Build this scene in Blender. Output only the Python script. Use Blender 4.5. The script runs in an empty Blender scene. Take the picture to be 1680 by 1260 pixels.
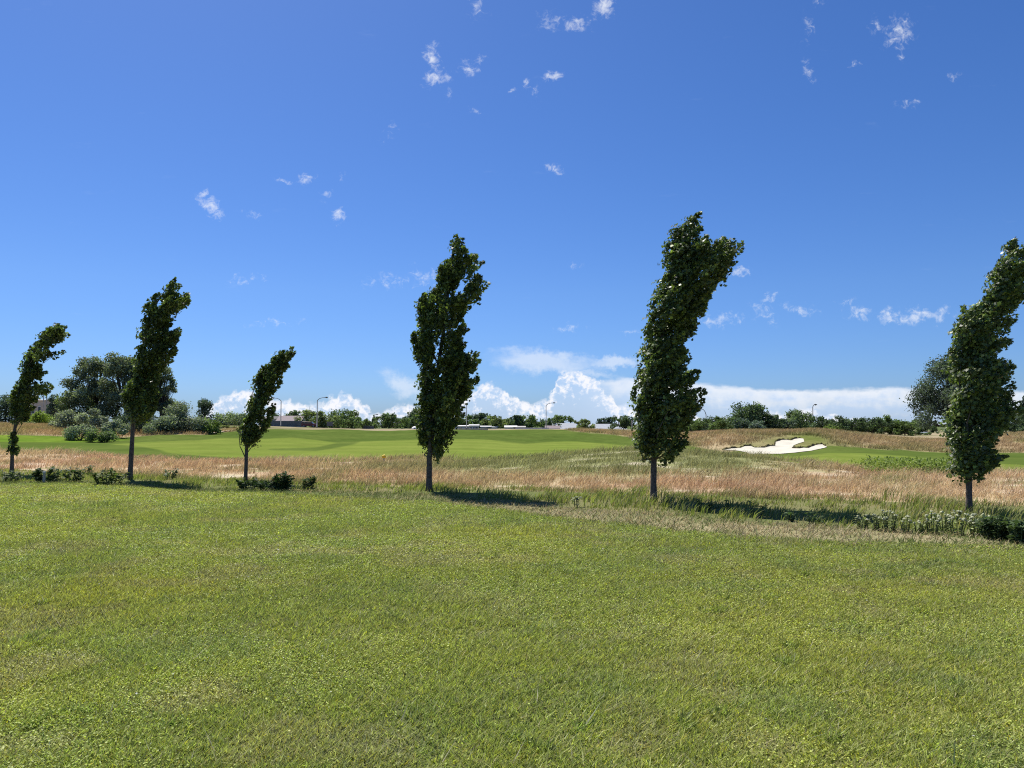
import bpy, math, random
import numpy as np
from mathutils import Vector, Matrix

rng = np.random.default_rng(11)
random.seed(5)
scene = bpy.context.scene
COL = scene.collection

# ------------------------------------------------------------------ camera
F = 1210.0; CX = 840.0; CY = 630.0; VH = 697.0; EYE = 1.6
PITCH = math.atan((VH - CY) / F)
cp_, sp_ = math.cos(PITCH), math.sin(PITCH)
cam_d = bpy.data.cameras.new("camera")
cam = bpy.data.objects.new("camera", cam_d); COL.objects.link(cam)
cam.location = (0, 0, EYE)
cam.rotation_euler = (math.pi / 2 + PITCH, 0, 0)
cam_d.sensor_width = 36.0
cam_d.lens = 36.0 * F / 1680.0
cam_d.clip_start = 0.05; cam_d.clip_end = 12000
scene.camera = cam

def ray(u, v):
    """slopes (x/y, z/y) of the sight line to a photo pixel"""
    u = np.asarray(u, float); v = np.asarray(v, float)
    cx = (u - CX) / F; cu = (CY - v) / F
    y = cp_ - sp_ * cu
    return cx / y, (sp_ + cp_ * cu) / y

def pix(x, y, z):
    X = x; Z = z - EYE
    fwd = y * cp_ + Z * sp_; up = -y * sp_ + Z * cp_
    fwd = np.maximum(fwd, 1e-3)
    return CX + F * X / fwd, CY - F * up / fwd

# ------------------------------------------------------------------ noise
def _h(ix, iy, iz, seed):
    n = (ix * 374761393 + iy * 668265263 + iz * 2147483647 + seed * 974634777).astype(np.int64)
    n = (n ^ (n >> 13)) * 1274126177
    n = n & 0x7fffffff
    n = (n ^ (n >> 16)) & 0xffff
    return n / 65535.0

def vnoise(x, y, z=None, seed=0):
    x = np.asarray(x, float); y = np.asarray(y, float)
    z = np.zeros_like(x) if z is None else np.asarray(z, float)
    ix, iy, iz = np.floor(x), np.floor(y), np.floor(z)
    fx, fy, fz = x - ix, y - iy, z - iz
    ix, iy, iz = ix.astype(np.int64), iy.astype(np.int64), iz.astype(np.int64)
    fx, fy, fz = (f * f * (3 - 2 * f) for f in (fx, fy, fz))
    def L(a, b, t): return a + (b - a) * t
    r = []
    for k in (0, 1):
        a = L(_h(ix, iy, iz + k, seed), _h(ix + 1, iy, iz + k, seed), fx)
        b = L(_h(ix, iy + 1, iz + k, seed), _h(ix + 1, iy + 1, iz + k, seed), fx)
        r.append(L(a, b, fy))
    return L(r[0], r[1], fz)

def fbm(x, y, z=None, seed=0, oct=4):
    s = 0; a = 0.5; tot = 0
    x = np.asarray(x, float); y = np.asarray(y, float)
    for i in range(oct):
        f = 2 ** i
        s = s + a * vnoise(x * f, y * f, None if z is None else np.asarray(z) * f, seed + i * 17)
        tot += a; a *= 0.5
    return s / tot

def inpoly(u, v, poly):
    u = np.asarray(u); v = np.asarray(v)
    c = np.zeros(u.shape, bool)
    n = len(poly)
    for i in range(n):
        x1, y1 = poly[i]; x2, y2 = poly[(i + 1) % n]
        if y1 == y2: continue
        k = ((y1 > v) != (y2 > v)) & (u < (x2 - x1) * (v - y1) / (y2 - y1) + x1)
        c ^= k
    return c

# ------------------------------------------------------------------ mesh helpers
def mesh_np(name, verts, faces, cols=None, mat=None, smooth=False, parent=None, attrs=None, loc=None):
    """faces: list of int arrays (n,k); each block one face size"""
    me = bpy.data.meshes.new(name)
    verts = np.asarray(verts, np.float32)
    me.vertices.add(len(verts)); me.vertices.foreach_set("co", verts.ravel())
    blocks = [np.asarray(f, np.int32) for f in faces if len(f)]
    nl = sum(b.size for b in blocks); nf = sum(len(b) for b in blocks)
    me.loops.add(nl); me.polygons.add(nf)
    me.loops.foreach_set("vertex_index", np.concatenate([b.ravel() for b in blocks]))
    tot = np.concatenate([np.full(len(b), b.shape[1], np.int32) for b in blocks])
    st = np.concatenate([[0], np.cumsum(tot)[:-1]]).astype(np.int32)
    me.polygons.foreach_set("loop_start", st)
    if smooth: me.polygons.foreach_set("use_smooth", np.ones(nf, bool))
    me.update(calc_edges=True)
    if cols is not None:
        ca = me.color_attributes.new("Col", 'FLOAT_COLOR', 'POINT')
        c4 = np.ones((len(verts), 4), np.float32); c4[:, :3] = cols
        ca.data.foreach_set("color", c4.ravel())
    for k, a in (attrs or {}).items():
        at = me.attributes.new(k, 'FLOAT', 'POINT')
        at.data.foreach_set("value", np.asarray(a, np.float32))
    if mat: me.materials.append(mat)
    o = bpy.data.objects.new(name, me); COL.objects.link(o)
    if loc is not None: o.location = loc
    if parent is not None: o.parent = parent
    return o

class MB:
    """collects boxes / tubes / polygons for one part"""
    def __init__(s): s.v = []; s.f = []
    def add(s, vs, fs):
        b = len(s.v); s.v += [tuple(p) for p in vs]; s.f += [tuple(i + b for i in f) for f in fs]
    def box(s, c, d, rz=0):
        hx, hy, hz = d[0] / 2, d[1] / 2, d[2] / 2
        cs, sn = math.cos(rz), math.sin(rz); vs = []
        for z in (-hz, hz):
            for x, y in ((-hx, -hy), (hx, -hy), (hx, hy), (-hx, hy)):
                vs.append((c[0] + x * cs - y * sn, c[1] + x * sn + y * cs, c[2] + z))
        s.add(vs, [(3, 2, 1, 0), (4, 5, 6, 7), (0, 1, 5, 4), (1, 2, 6, 5), (2, 3, 7, 6), (3, 0, 4, 7)])
    def prism(s, prof, y0, y1):
        """profile in xz extruded along y"""
        n = len(prof)
        vs = [(x, y0, z) for x, z in prof] + [(x, y1, z) for x, z in prof]
        fs = [tuple(range(n)), tuple(range(2 * n - 1, n - 1, -1))]
        fs += [(i, i + n, (i + 1) % n + n, (i + 1) % n) for i in range(n)]
        s.add(vs, fs)
    def tube(s, pts, rad, n=8, rough=0.0):
        pts = [Vector(p) for p in pts]; rings = []; up = Vector((0.3, 1, 0.1)).normalized()
        for i, p in enumerate(pts):
            d = (pts[min(i + 1, len(pts) - 1)] - pts[max(i - 1, 0)]).normalized()
            a = d.cross(up).normalized(); b = d.cross(a).normalized()
            r = rad[i]
            rings.append([p + (a * math.cos(k * 2 * math.pi / n) + b * math.sin(k * 2 * math.pi / n)) * r *
                          (1 + rough * (random.random() - 0.5)) for k in range(n)])
        vs = [q for rg in rings for q in rg]; fs = []
        for i in range(len(pts) - 1):
            for k in range(n):
                k2 = (k + 1) % n
                fs.append((i * n + k, i * n + k2, (i + 1) * n + k2, (i + 1) * n + k))
        fs.append(tuple(range(n - 1, -1, -1))); m = (len(pts) - 1) * n
        fs.append(tuple(range(m, m + n)))
        s.add(vs, fs)
    def build(s, name, mat, parent=None, smooth=False, bevel=0):
        me = bpy.data.meshes.new(name); me.from_pydata(s.v, [], s.f); me.update()
        me.materials.append(mat)
        if smooth: me.polygons.foreach_set("use_smooth", [True] * len(me.polygons))
        o = bpy.data.objects.new(name, me); COL.objects.link(o)
        if parent is not None: o.parent = parent
        if bevel:
            m = o.modifiers.new("bevel", 'BEVEL'); m.width = bevel; m.segments = 2; m.limit_method = 'ANGLE'
        return o

def tag(o, label=None, cat=None, group=None, kind=None):
    if label: o["label"] = label
    if cat: o["category"] = cat
    if group: o["group"] = group
    if kind: o["kind"] = kind
    return o

def empty(name, loc, label, cat, group=None, rz=0):
    o = bpy.data.objects.new(name, None); COL.objects.link(o)
    o.location = loc; o.rotation_euler = (0, 0, rz); o.empty_display_size = 0.2
    return tag(o, label, cat, group)

# ------------------------------------------------------------------ materials
def newmat(name):
    m = bpy.data.materials.new(name); m.use_nodes = True
    nt = m.node_tree; nt.nodes.clear()
    out = nt.nodes.new("ShaderNodeOutputMaterial")
    return m, nt, out

def foliage_mat(name, trans=0.35, spec=0.0, rough=0.5, tcol=(1.0, 1.15, 0.55)):
    m, nt, out = newmat(name)
    N = nt.nodes; L = nt.links
    at = N.new("ShaderNodeAttribute"); at.attribute_name = "Col"
    d = N.new("ShaderNodeBsdfPrincipled")
    d.inputs["Roughness"].default_value = rough
    d.inputs["Specular IOR Level"].default_value = spec
    L.new(at.outputs["Color"], d.inputs["Base Color"])
    t = N.new("ShaderNodeBsdfTranslucent")
    mu = N.new("ShaderNodeMix"); mu.data_type = 'RGBA'; mu.blend_type = 'MULTIPLY'; mu.inputs[0].default_value = 1
    L.new(at.outputs["Color"], mu.inputs[6]); mu.inputs[7].default_value = (*tcol, 1)
    L.new(mu.outputs[2], t.inputs["Color"])
    mx = N.new("ShaderNodeMixShader"); mx.inputs[0].default_value = trans
    L.new(d.outputs[0], mx.inputs[1]); L.new(t.outputs[0], mx.inputs[2])
    L.new(mx.outputs[0], out.inputs[0])
    return m

def plain_mat(name, col, rough=0.7, metal=0.0, var=0.12, scale=4.0, spec=0.3, bump=0.0):
    m, nt, out = newmat(name); N = nt.nodes; L = nt.links
    p = N.new("ShaderNodeBsdfPrincipled")
    p.inputs["Roughness"].default_value = rough; p.inputs["Metallic"].default_value = metal
    p.inputs["Specular IOR Level"].default_value = spec
    g = N.new("ShaderNodeNewGeometry")
    n = N.new("ShaderNodeTexNoise"); n.inputs["Scale"].default_value = scale; n.inputs["Detail"].default_value = 5
    L.new(g.outputs["Position"], n.inputs["Vector"])
    r = N.new("ShaderNodeValToRGB")
    c = np.array(col)
    r.color_ramp.elements[0].position = 0.3; r.color_ramp.elements[1].position = 0.7
    r.color_ramp.elements[0].color = (*np.clip(c * (1 - var), 0, 1), 1)
    r.color_ramp.elements[1].color = (*np.clip(c * (1 + var), 0, 1), 1)
    L.new(n.outputs["Fac"], r.inputs[0]); L.new(r.outputs[0], p.inputs["Base Color"])
    if bump:
        b = N.new("ShaderNodeBump"); b.inputs["Strength"].default_value = bump
        L.new(n.outputs["Fac"], b.inputs["Height"]); L.new(b.outputs[0], p.inputs["Normal"])
    L.new(p.outputs[0], out.inputs[0])
    return m

def ground_mat(name, bump=0.4, bscale=14.0, grain=0.35, gscale=9.0):
    """soil / turf whose own colour is in Col, broken up by fine noise"""
    m, nt, out = newmat(name); N = nt.nodes; L = nt.links
    at = N.new("ShaderNodeAttribute"); at.attribute_name = "Col"
    g = N.new("ShaderNodeNewGeometry")
    n = N.new("ShaderNodeTexNoise"); n.inputs["Scale"].default_value = gscale; n.inputs["Detail"].default_value = 8
    n.inputs["Roughness"].default_value = 0.7
    L.new(g.outputs["Position"], n.inputs["Vector"])
    mr = N.new("ShaderNodeMapRange"); mr.inputs[1].default_value = 0.25; mr.inputs[2].default_value = 0.75
    mr.inputs[3].default_value = 1 - grain; mr.inputs[4].default_value = 1 + grain
    L.new(n.outputs["Fac"], mr.inputs[0])
    mu = N.new("ShaderNodeVectorMath"); mu.operation = 'SCALE'
    L.new(at.outputs["Color"], mu.inputs[0]); L.new(mr.outputs[0], mu.inputs["Scale"])
    d = N.new("ShaderNodeBsdfDiffuse"); L.new(mu.outputs[0], d.inputs["Color"])
    n2 = N.new("ShaderNodeTexNoise"); n2.inputs["Scale"].default_value = bscale; n2.inputs["Detail"].default_value = 6
    L.new(g.outputs["Position"], n2.inputs["Vector"])
    b = N.new("ShaderNodeBump"); b.inputs["Strength"].default_value = bump; b.inputs["Distance"].default_value = 0.05
    L.new(n2.outputs["Fac"], b.inputs["Height"]); L.new(b.outputs[0], d.inputs["Normal"])
    L.new(d.outputs[0], out.inputs[0])
    return m

M_leaf = foliage_mat("maple_leaf", 0.34, 0.42, 0.44)
M_bg = foliage_mat("tree_foliage", 0.36, 0.12, 0.6)
M_plant = foliage_mat("plant_leaf", 0.34, 0.12, 0.6)
M_blade = foliage_mat("grass_blade", 0.45, 0.2, 0.5)
M_dry = foliage_mat("dry_grass_blade", 0.35, 0.1, 0.6, (1.0, 0.95, 0.8))
M_turf = ground_mat("turf_soil", 0.5, 30, 0.35, 22)
M_fair = ground_mat("mown_turf", 0.25, 3.0, 0.14, 1.6)
M_slope = ground_mat("slope_turf", 0.5, 1.5, 0.28, 0.9)
M_bark = plain_mat("grey_bark", (0.105, 0.09, 0.08), 0.9, var=0.45, scale=22, bump=0.5, spec=0.1)
M_bgbark = plain_mat("dark_bark", (0.07, 0.06, 0.052), 0.9, var=0.3, scale=3, spec=0.1)
M_stem = plain_mat("green_stem", (0.09, 0.11, 0.04), 0.7, var=0.3, scale=20)
M_sand = plain_mat("bunker_sand", (0.52, 0.49, 0.40), 0.95, var=0.13, scale=0.6, spec=0.05, bump=0.25)
M_soil = plain_mat("bare_soil", (0.10, 0.085, 0.05), 0.95, var=0.4, scale=5, spec=0.05)
M_path = plain_mat("path_gravel", (0.42, 0.36, 0.28), 0.95, var=0.15, scale=2)
M_road = plain_mat("asphalt", (0.09, 0.088, 0.085), 0.9, var=0.15, scale=2)
M_pole = plain_mat("galvanised_steel", (0.10, 0.11, 0.12), 0.6, 0.0, var=0.1, scale=1)
M_palepole = plain_mat("weathered_pale_pole", (0.36, 0.34, 0.31), 0.7, 0.0, var=0.1, scale=1)
M_white = plain_mat("white_siding", (0.56, 0.55, 0.53), 0.6, var=0.06, scale=1.5)
M_beige = plain_mat("beige_wall", (0.46, 0.40, 0.34), 0.8, var=0.08, scale=0.8)
M_groof = plain_mat("grey_roofing", (0.30, 0.32, 0.34), 0.75, var=0.08, scale=1.2)
M_proof = plain_mat("pinkish_shingles", (0.24, 0.195, 0.195), 0.85, var=0.12, scale=2)
M_dkroof = plain_mat("dark_shingles", (0.10, 0.095, 0.09), 0.85, var=0.12, scale=2)
M_glass = plain_mat("window_glass", (0.03, 0.035, 0.04), 0.12, var=0.1, scale=1, spec=0.6)
M_fence = plain_mat("weathered_boards", (0.145, 0.15, 0.155), 0.85, var=0.25, scale=2.5)
M_red = plain_mat("dark_red_paint", (0.13, 0.012, 0.02), 0.3, var=0.05, scale=1, spec=0.5)
M_tyre = plain_mat("tyre_rubber", (0.02, 0.02, 0.02), 0.8, var=0.1)
M_rim = plain_mat("alloy_rim", (0.4, 0.4, 0.42), 0.4, 0.7, var=0.05)
M_blue = plain_mat("blue_paint", (0.05, 0.16, 0.26), 0.5, var=0.1)
M_yel = plain_mat("yellow_paint", (0.75, 0.50, 0.04), 0.5, var=0.1, scale=10)
M_lamp = plain_mat("lamp_lens", (0.55, 0.56, 0.55), 0.3, var=0.05)
M_flower = plain_mat("cream_petals", (0.40, 0.41, 0.25), 0.8, var=0.1, scale=30)
M_tent = plain_mat("white_canvas", (0.80, 0.77, 0.74), 0.8, var=0.05)

# ------------------------------------------------------------------ terrain levels
def lin(pts, u): 
    p = np.array(pts, float); return np.interp(u, p[:, 0], p[:, 1])

def yrow(s):
    return 16.75 / (1 + 0.46 * np.clip(s, -1.0, 1.6))

def levels(s):
    """s: array of lateral slopes -> list of (Y, z) arrays"""
    u = CX + F * s
    k = np.hanning(41); k /= k.sum()
    def sm(pts, w=9):
        uu = np.linspace(-700, 2400, 1551)
        y = lin(pts, uu); kk = np.hanning(2 * w + 3); kk /= kk.sum()
        y = np.convolve(np.pad(y, w + 1, mode='edge'), kk, mode='valid')
        return np.interp(u, uu, y)
    def flat(v): return EYE / np.maximum((v - VH), 1) * F
    out = []
    z0 = np.zeros_like(u)
    out.append((np.full_like(u, 0.3), z0))
    e1 = flat(sm([(-700, 786), (0, 793), (150, 793), (210, 798), (320, 806), (420, 808), (500, 812), (700, 822), (800, 833), (900, 846),
               (1040, 862), (1200, 879), (1300, 884), (1400, 889), (1680, 897), (2400, 912)]))
    out.append((e1, z0))
    e2 = flat(sm([(-700, 784), (0, 791), (320, 803), (500, 806), (700, 812), (800, 822), (900, 833), (1000, 841), (1100, 845), (1200, 856),
               (1300, 864), (1400, 869), (1600, 882), (1680, 886), (2400, 902)]))
    out.append((np.maximum(e2, e1 + 0.15), z0))
    out.append((np.maximum(yrow(s) + sm([(0, 0.8), (700, 0.9), (1200, 1.6), (1700, 1.8)]), e2 + 0.8), z0 + 0.02))
    Y4 = sm([(0, 40), (300, 36), (420, 32), (705, 34), (940, 34), (1120, 33), (1280, 30), (1400, 26), (1560, 25), (1680, 25)], 25)
    v4 = sm([(0, 742), (100, 742), (214, 751), (320, 756), (420, 758), (600, 757), (650, 754), (705, 754), (800, 754), (870, 752),
             (900, 750), (940, 744), (1000, 739), (1040, 737), (1120, 744), (1220, 750), (1280, 756), (1340, 763), (1400, 771), (1450, 777), (1560, 780), (1680, 780)], 12)
    zz = lambda v, Y: EYE - (v - VH) * Y / F
    out.append((Y4, zz(v4, Y4)))
    Y5 = np.full_like(u, 50.0)
    v5 = sm([(0, 735), (214, 742), (420, 746), (600, 747), (705, 744), (800, 748), (900, 748), (1040, 742), (1120, 745), (1280, 754), (1400, 760), (1560, 763), (1680, 764)], 20)
    out.append((Y5, zz(v5, Y5)))
    Y6 = sm([(0, 75), (420, 85), (700, 90), (1000, 88), (1180, 74), (1360, 74), (1450, 80), (1680, 80)], 25)
    v6 = sm([(0, 725), (150, 727), (214, 727), (330, 722), (360, 719), (480, 718), (540, 724), (590, 724), (740, 720), (800, 721), (860, 726), (920, 725),
             (980, 727), (1030, 731), (1100, 737), (1190, 746), (1280, 747), (1360, 740), (1450, 738), (1520, 743), (1560, 743), (1680, 744)], 14)
    out.append((Y6, zz(v6, Y6)))
    Y7 = sm([(0, 100), (330, 100), (400, 112), (500, 130), (900, 130), (1050, 112), (1200, 100), (1680, 100)], 25)
    v7 = sm([(0, 697), (80, 700), (110, 705), (214, 708), (270, 706), (330, 707), (345, 710), (400, 705), (440, 704), (500, 705), (560, 704),
             (600, 706), (640, 707), (690, 704.5), (740, 704.5), (800, 706), (850, 704.5), (900, 704.5), (960, 706), (1000, 708), (1050, 711), (1120, 713), (1170, 710),
             (1200, 708), (1300, 708), (1330, 706), (1370, 709), (1450, 718), (1490, 722), (1530, 724), (1560, 723), (1640, 714), (1680, 712)], 7)
    out.append((Y7, zz(v7, Y7)))
    Y8 = np.full_like(u, 235.0)
    v8 = sm([(0, 695), (340, 694), (400, 697), (440, 699), (520, 702), (600, 704), (1000, 704.5), (1100, 708), (1680, 709)], 15)
    out.append((Y8, zz(v8, Y8)))
    out.append((np.full_like(u, 600.0), z0 - 0.3))
    out.append((np.full_like(u, 6000.0), z0 - 2.0))
    return out

def pchip(xk, yk, x):
    h = np.diff(xk); d = np.diff(yk) / h
    m = np.zeros_like(yk)
    for i in range(1, len(xk) - 1):
        if d[i - 1] * d[i] > 0:
            w1 = 2 * h[i] + h[i - 1]; w2 = h[i] + 2 * h[i - 1]
            m[i] = (w1 + w2) / (w1 / d[i - 1] + w2 / d[i])
    i = np.clip(np.searchsorted(xk, x) - 1, 0, len(h) - 1)
    t = np.clip((x - xk[i]) / h[i], 0, 1)
    t2, t3 = t * t, t ** 3
    return (yk[i] * (2 * t3 - 3 * t2 + 1) + h[i] * m[i] * (t3 - 2 * t2 + t) + yk[i + 1] * (-2 * t3 + 3 * t2) + h[i] * m[i + 1] * (t3 - t2))

ST = np.linspace(-1.25, 1.25, 900)
LG = np.linspace(math.log(0.3), math.log(6000), 1100)
LV = levels(ST)
LY = np.array([a for a, _ in LV]); LZ = np.array([b for _, b in LV])
H = np.array([pchip(LY[:, i], LZ[:, i], np.exp(LG)) for i in range(len(ST))])

def hgt(x, y):
    x = np.asarray(x, float); y = np.maximum(np.asarray(y, float), 0.3)
    a = np.clip((x / y - ST[0]) / (ST[1] - ST[0]), 0, len(ST) - 1.001)
    b = np.clip((np.log(y) - LG[0]) / (LG[1] - LG[0]), 0, len(LG) - 1.001)
    i = a.astype(int); j = b.astype(int); fa = a - i; fb = b - j
    und = (fbm(x * 0.5, y * 0.5, seed=99, oct=3) - 0.5) * np.clip((y - 12) / 30, 0, 1) * np.clip((200 - y) / 60, 0, 1) * 0.12
    return und + (H[i, j] * (1 - fa) * (1 - fb) + H[i + 1, j] * fa * (1 - fb) + H[i, j + 1] * (1 - fa) * fb + H[i + 1, j + 1] * fa * fb)

def lvY(k, s):
    return np.interp(s, ST, LY[k])

def hit(u, v, y0=8.0, y1=400.0):
    """first ground point on the sight line of a photo pixel"""
    s, t = ray(u, v); s = float(s); t = float(t)
    Y = np.exp(np.linspace(math.log(y0), math.log(y1), 4000))
    z = EYE + t * Y; g = hgt(s * Y, Y)
    k = np.argmax(z <= g)
    if not (z <= g).any(): k = len(Y) - 1
    return s * Y[k], Y[k], g[k]

# colour fields (albedo of the plants growing there; lawn also lightened close by against blade shade)
def mixc(a, b, t): 
    t = np.clip(t, 0, 1)[..., None]; return np.asarray(a) * (1 - t) + np.asarray(b) * t

def lawn_col(x, y):
    n1 = fbm(x * 0.55, y * 0.55, seed=3); n2 = fbm(x * 1.9 + 9, y * 1.9, seed=8); n3 = fbm(x * 0.2, y * 0.2 + 5, seed=21)
    c = mixc((0.225, 0.258, 0.062), (0.275, 0.285, 0.058), (n1 - 0.30) * 2.4)
    c = mixc(c, (0.18, 0.225, 0.065), np.minimum((n2 - 0.54) * 3.5, 0.6))
    c = mixc(c, (0.32, 0.275, 0.165), np.minimum((fbm(x * 1.6 + 31, y * 1.6, seed=40) - 0.57) * 4.0, 0.42))
    c = c * (0.86 + 0.28 * fbm(x * 4.5, y * 4.5, seed=44, oct=2))[..., None]
    c = mixc(c, (0.21, 0.26, 0.06), (n3 - 0.5) * 1.6)
    c = (c * np.array((0.955, 0.945, 0.87)) + np.array((0.015, 0.010, 0.030))) * 1.16 * (1 + 0.06 * np.clip((y - 6) / 8, 0, 1) + 0.24 * np.clip((8 - y) / 5, 0, 1))[..., None]  # near turf lightened in its colour to offset shadows between the blades
    return c

def meadow_col(x, y):
    u, v = pix(x, y, hgt(x, y))
    n1 = fbm(x * 0.22, y * 0.22, seed=5); n2 = fbm(x * 0.9, y * 0.9, seed=6)
    red = np.array((0.465, 0.325, 0.212)); tan = np.array((0.51, 0.40, 0.25)); grn = np.array((0.25, 0.26, 0.115))
    c = mixc(red, tan, (n1 - 0.35) * 2.6)
    g = np.exp(-((u - 1000) / 290) ** 2 - ((v - 757) / 22) ** 2) * 1.9 + np.exp(-((u - 600) / 170) ** 2 - ((v - 771) / 7) ** 2) * 0.6
    g = np.maximum(g * (0.45 + 1.2 * n2), (n2 - 0.52) * 3.0)
    near = (yrow(x / y) + 2.2 - y) / 1.8
    g = np.maximum(g, near)
    c = mixc(c, grn, g)
    return mixc(c, (0.60, 0.52, 0.38), (fbm(x * 0.7, y * 1.3, seed=15) - 0.66) * 6)

LIGHT = [(180, 729), (225, 726), (330, 722), (360, 719), (430, 720), (480, 718), (520, 722), (556, 727), (590, 724), (640, 723), (690, 721), (740, 720),
         (800, 721), (830, 725), (860, 728), (900, 725), (940, 724), (990, 727), (1030, 731), (1060, 735), (1120, 741), (1190, 743), (1250, 748), (1300, 749),
         (1360, 743), (1420, 744), (1480, 748), (1560, 756), (1700, 764), (2600, 790), (2600, 900), (560, 800), (560, 755), (390, 752), (330, 748), (275, 743), (262, 738), (235, 733)]
SWALE = [(440, 736.6), (520, 734), (552, 727), (592, 724), (580, 729), (545, 736), (520, 740), (440, 738.4)]
DRY_R = [(930, 600), (930, 706), (960, 709.5), (1000, 713), (1050, 720), (1100, 726), (1150, 735), (1190, 742), (1240, 735), (1380, 731), (1440, 736), (1520, 741), (1560, 742), (1700, 743), (3000, 770), (3000, 600)]
DRY_L = [(-2500, 600), (-2500, 713), (0, 713), (100, 716), (200, 718), (265, 713), (330, 713), (345, 711.5), (400, 704.2), (400, 600)]
LUSH_L = [(-2500, 713), (0, 713), (100, 716), (200, 718), (215, 722), (120, 726), (0, 725), (-2500, 725)]

def soft(u, v, poly, r=1.5):
    a = 0
    for du, dv in ((0, 0), (r * 2, 0), (-r * 2, 0), (0, r * 0.6), (0, -r * 0.6)):
        a = a + inpoly(u + du, v + dv, poly)
    return a / 5.0

def course_col(x, y, z):
    u, v = pix(x, y, z)
    wob = (fbm(x * 0.35, y * 0.35, seed=77) - 0.5) * 2.0
    li = soft(u + wob * 3, v + wob * 0.6, LIGHT) * (1 - soft(u, v, SWALE))
    n = fbm(x * 0.12, y * 0.12, seed=31); st = 0.5 + 0.5 * np.sin((y * 0.9 + x * 0.25) * 2 * math.pi / 7.0)
    dark = mixc((0.074, 0.112, 0.020), (0.110, 0.145, 0.030), (n - 0.3) * 1.8)
    light = mixc((0.142, 0.188, 0.032), (0.176, 0.214, 0.042), 0.55 * st + (n - 0.5) * 1.5)
    c = mixc(dark, light, li) * (0.80 + 0.2 * fbm(x * 0.5, y * 0.28, seed=35))[..., None] + np.array((0.003, 0.004, 0.004))
    dry = np.maximum(soft(u, v + wob * 2, DRY_R), soft(u, v + wob * 2, DRY_L))
    n2 = fbm(x * 0.3, y * 0.3, seed=51)
    dc = mixc((0.34, 0.265, 0.155), (0.24, 0.225, 0.10), (n2 - 0.45) * 4)
    gb = np.exp(-((u - 1310) / 70) ** 2 - ((v - 723) / 12) ** 2) * 1.3
    dc = mixc(dc, (0.115, 0.140, 0.035), gb * (0.4 + n2))
    lush = soft(u, v, LUSH_L)
    c = mixc(c, mixc((0.10, 0.17, 0.02), (0.15, 0.21, 0.03), (n2 - 0.3) * 2), lush * 0.9)
    return mixc(c, dc, dry), dry

# ------------------------------------------------------------------ terrain mesh, one strip per kind of ground
SC = np.concatenate([-np.geomspace(7, 0.95, 14), np.linspace(-0.9, 0.9, 560), np.geomspace(0.95, 7, 14)])
sL = levels(np.clip(SC, -1.25, 1.25))
def strip(name, k0, k1, rows, colfn, mat, label):
    ys = []; 
    for k in range(k0, k1):
        n = rows[k - k0]; a, b = sL[k][0], sL[k + 1][0]
        for i in range(n + (1 if k == k1 - 1 else 0)):
            t = i / n
            ys.append(a * (b / a) ** t)
    Y = np.array(ys); S = np.broadcast_to(SC, Y.shape); X = S * Y
    KY = np.array([a for a, _ in sL]); KZ = np.array([b for _, b in sL])
    Z = np.array([pchip(KY[:, j], KZ[:, j], Y[:, j]) for j in range(len(SC))]).T
    Z = Z + (fbm(X * 0.5, Y * 0.5, seed=99, oct=3) - 0.5) * np.clip((Y - 12) / 30, 0, 1) * np.clip((200 - Y) / 60, 0, 1) * 0.12
    r, c = Y.shape
    idx = np.arange(r * c).reshape(r, c)
    f = np.stack([idx[:-1, :-1], idx[:-1, 1:], idx[1:, 1:], idx[1:, :-1]], -1).reshape(-1, 4)
    V = np.stack([X, Y, Z], -1).reshape(-1, 3)
    C = colfn(V[:, 0], V[:, 1], V[:, 2])
    o = mesh_np(name, V, [f], C, mat, smooth=True)
    return tag(o, label, "ground", kind="structure")

def lawn_base(x, y, z): return lawn_col(x, y) * 0.42
lawn = strip("lawn", 0, 1, [70], lawn_base, M_turf, "mown yellow-green lawn filling the foreground")
def band_col(x, y, z):
    n = fbm(x * 1.2, y * 1.2, seed=61); s = x / np.maximum(y, 1e-3)
    dryness = np.clip((s + 0.35) * 1.6, 0.15, 0.9)
    c = mixc((0.11, 0.15, 0.04), (0.34, 0.29, 0.17), dryness * (0.3 + 1.4 * (n - 0.2)))
    return c
strip("mown_edge", 1, 2, [10], band_col, M_turf, "strip of dried clippings along the far edge of the lawn")
def verge_col(x, y, z): return mixc((0.13, 0.15, 0.055), (0.22, 0.19, 0.10), (fbm(x * 0.6, y * 0.6, seed=62) - 0.35) * 2)
strip("verge", 2, 3, [14], verge_col, M_turf, "unmown green verge along the row of bent trees")
strip("meadow", 3, 4, [70], lambda x, y, z: meadow_col(x, y) * 0.9, M_slope, "dry reddish fescue meadow behind the row of trees")
strip("fairway", 4, 6, [40, 70], lambda x, y, z: course_col(x, y, z)[0], M_fair, "mown golf fairway beyond the dry meadow")
strip("rough_slope", 6, 7, [60], lambda x, y, z: course_col(x, y, z)[0], M_slope, "green and dry grassy slope at the back of the course")
def far_col(x, y, z):
    n = fbm(x * 0.05, y * 0.05, seed=71)
    c = mixc((0.30, 0.25, 0.16), (0.12, 0.13, 0.05), (n - 0.45) * 4)
    return mixc(c, (0.10, 0.13, 0.05), (y - 260) / 60)
strip("far_ground", 7, 10, [40, 20, 12], far_col, M_slope, "flat ground beyond the golf course")
# ground behind the viewpoint, joined to the near edge of the lawn
bv = np.array([(-80, -60, 0), (80, -60, 0), (80, 0.3, 0), (-80, 0.3, 0)], float)
o = mesh_np("lawn", bv, [np.array([[0, 1, 2, 3]])], lawn_base(bv[:, 0], bv[:, 1], 0), M_turf)
tag(o, "lawn continuing behind the viewpoint", "ground", kind="structure")

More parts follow.
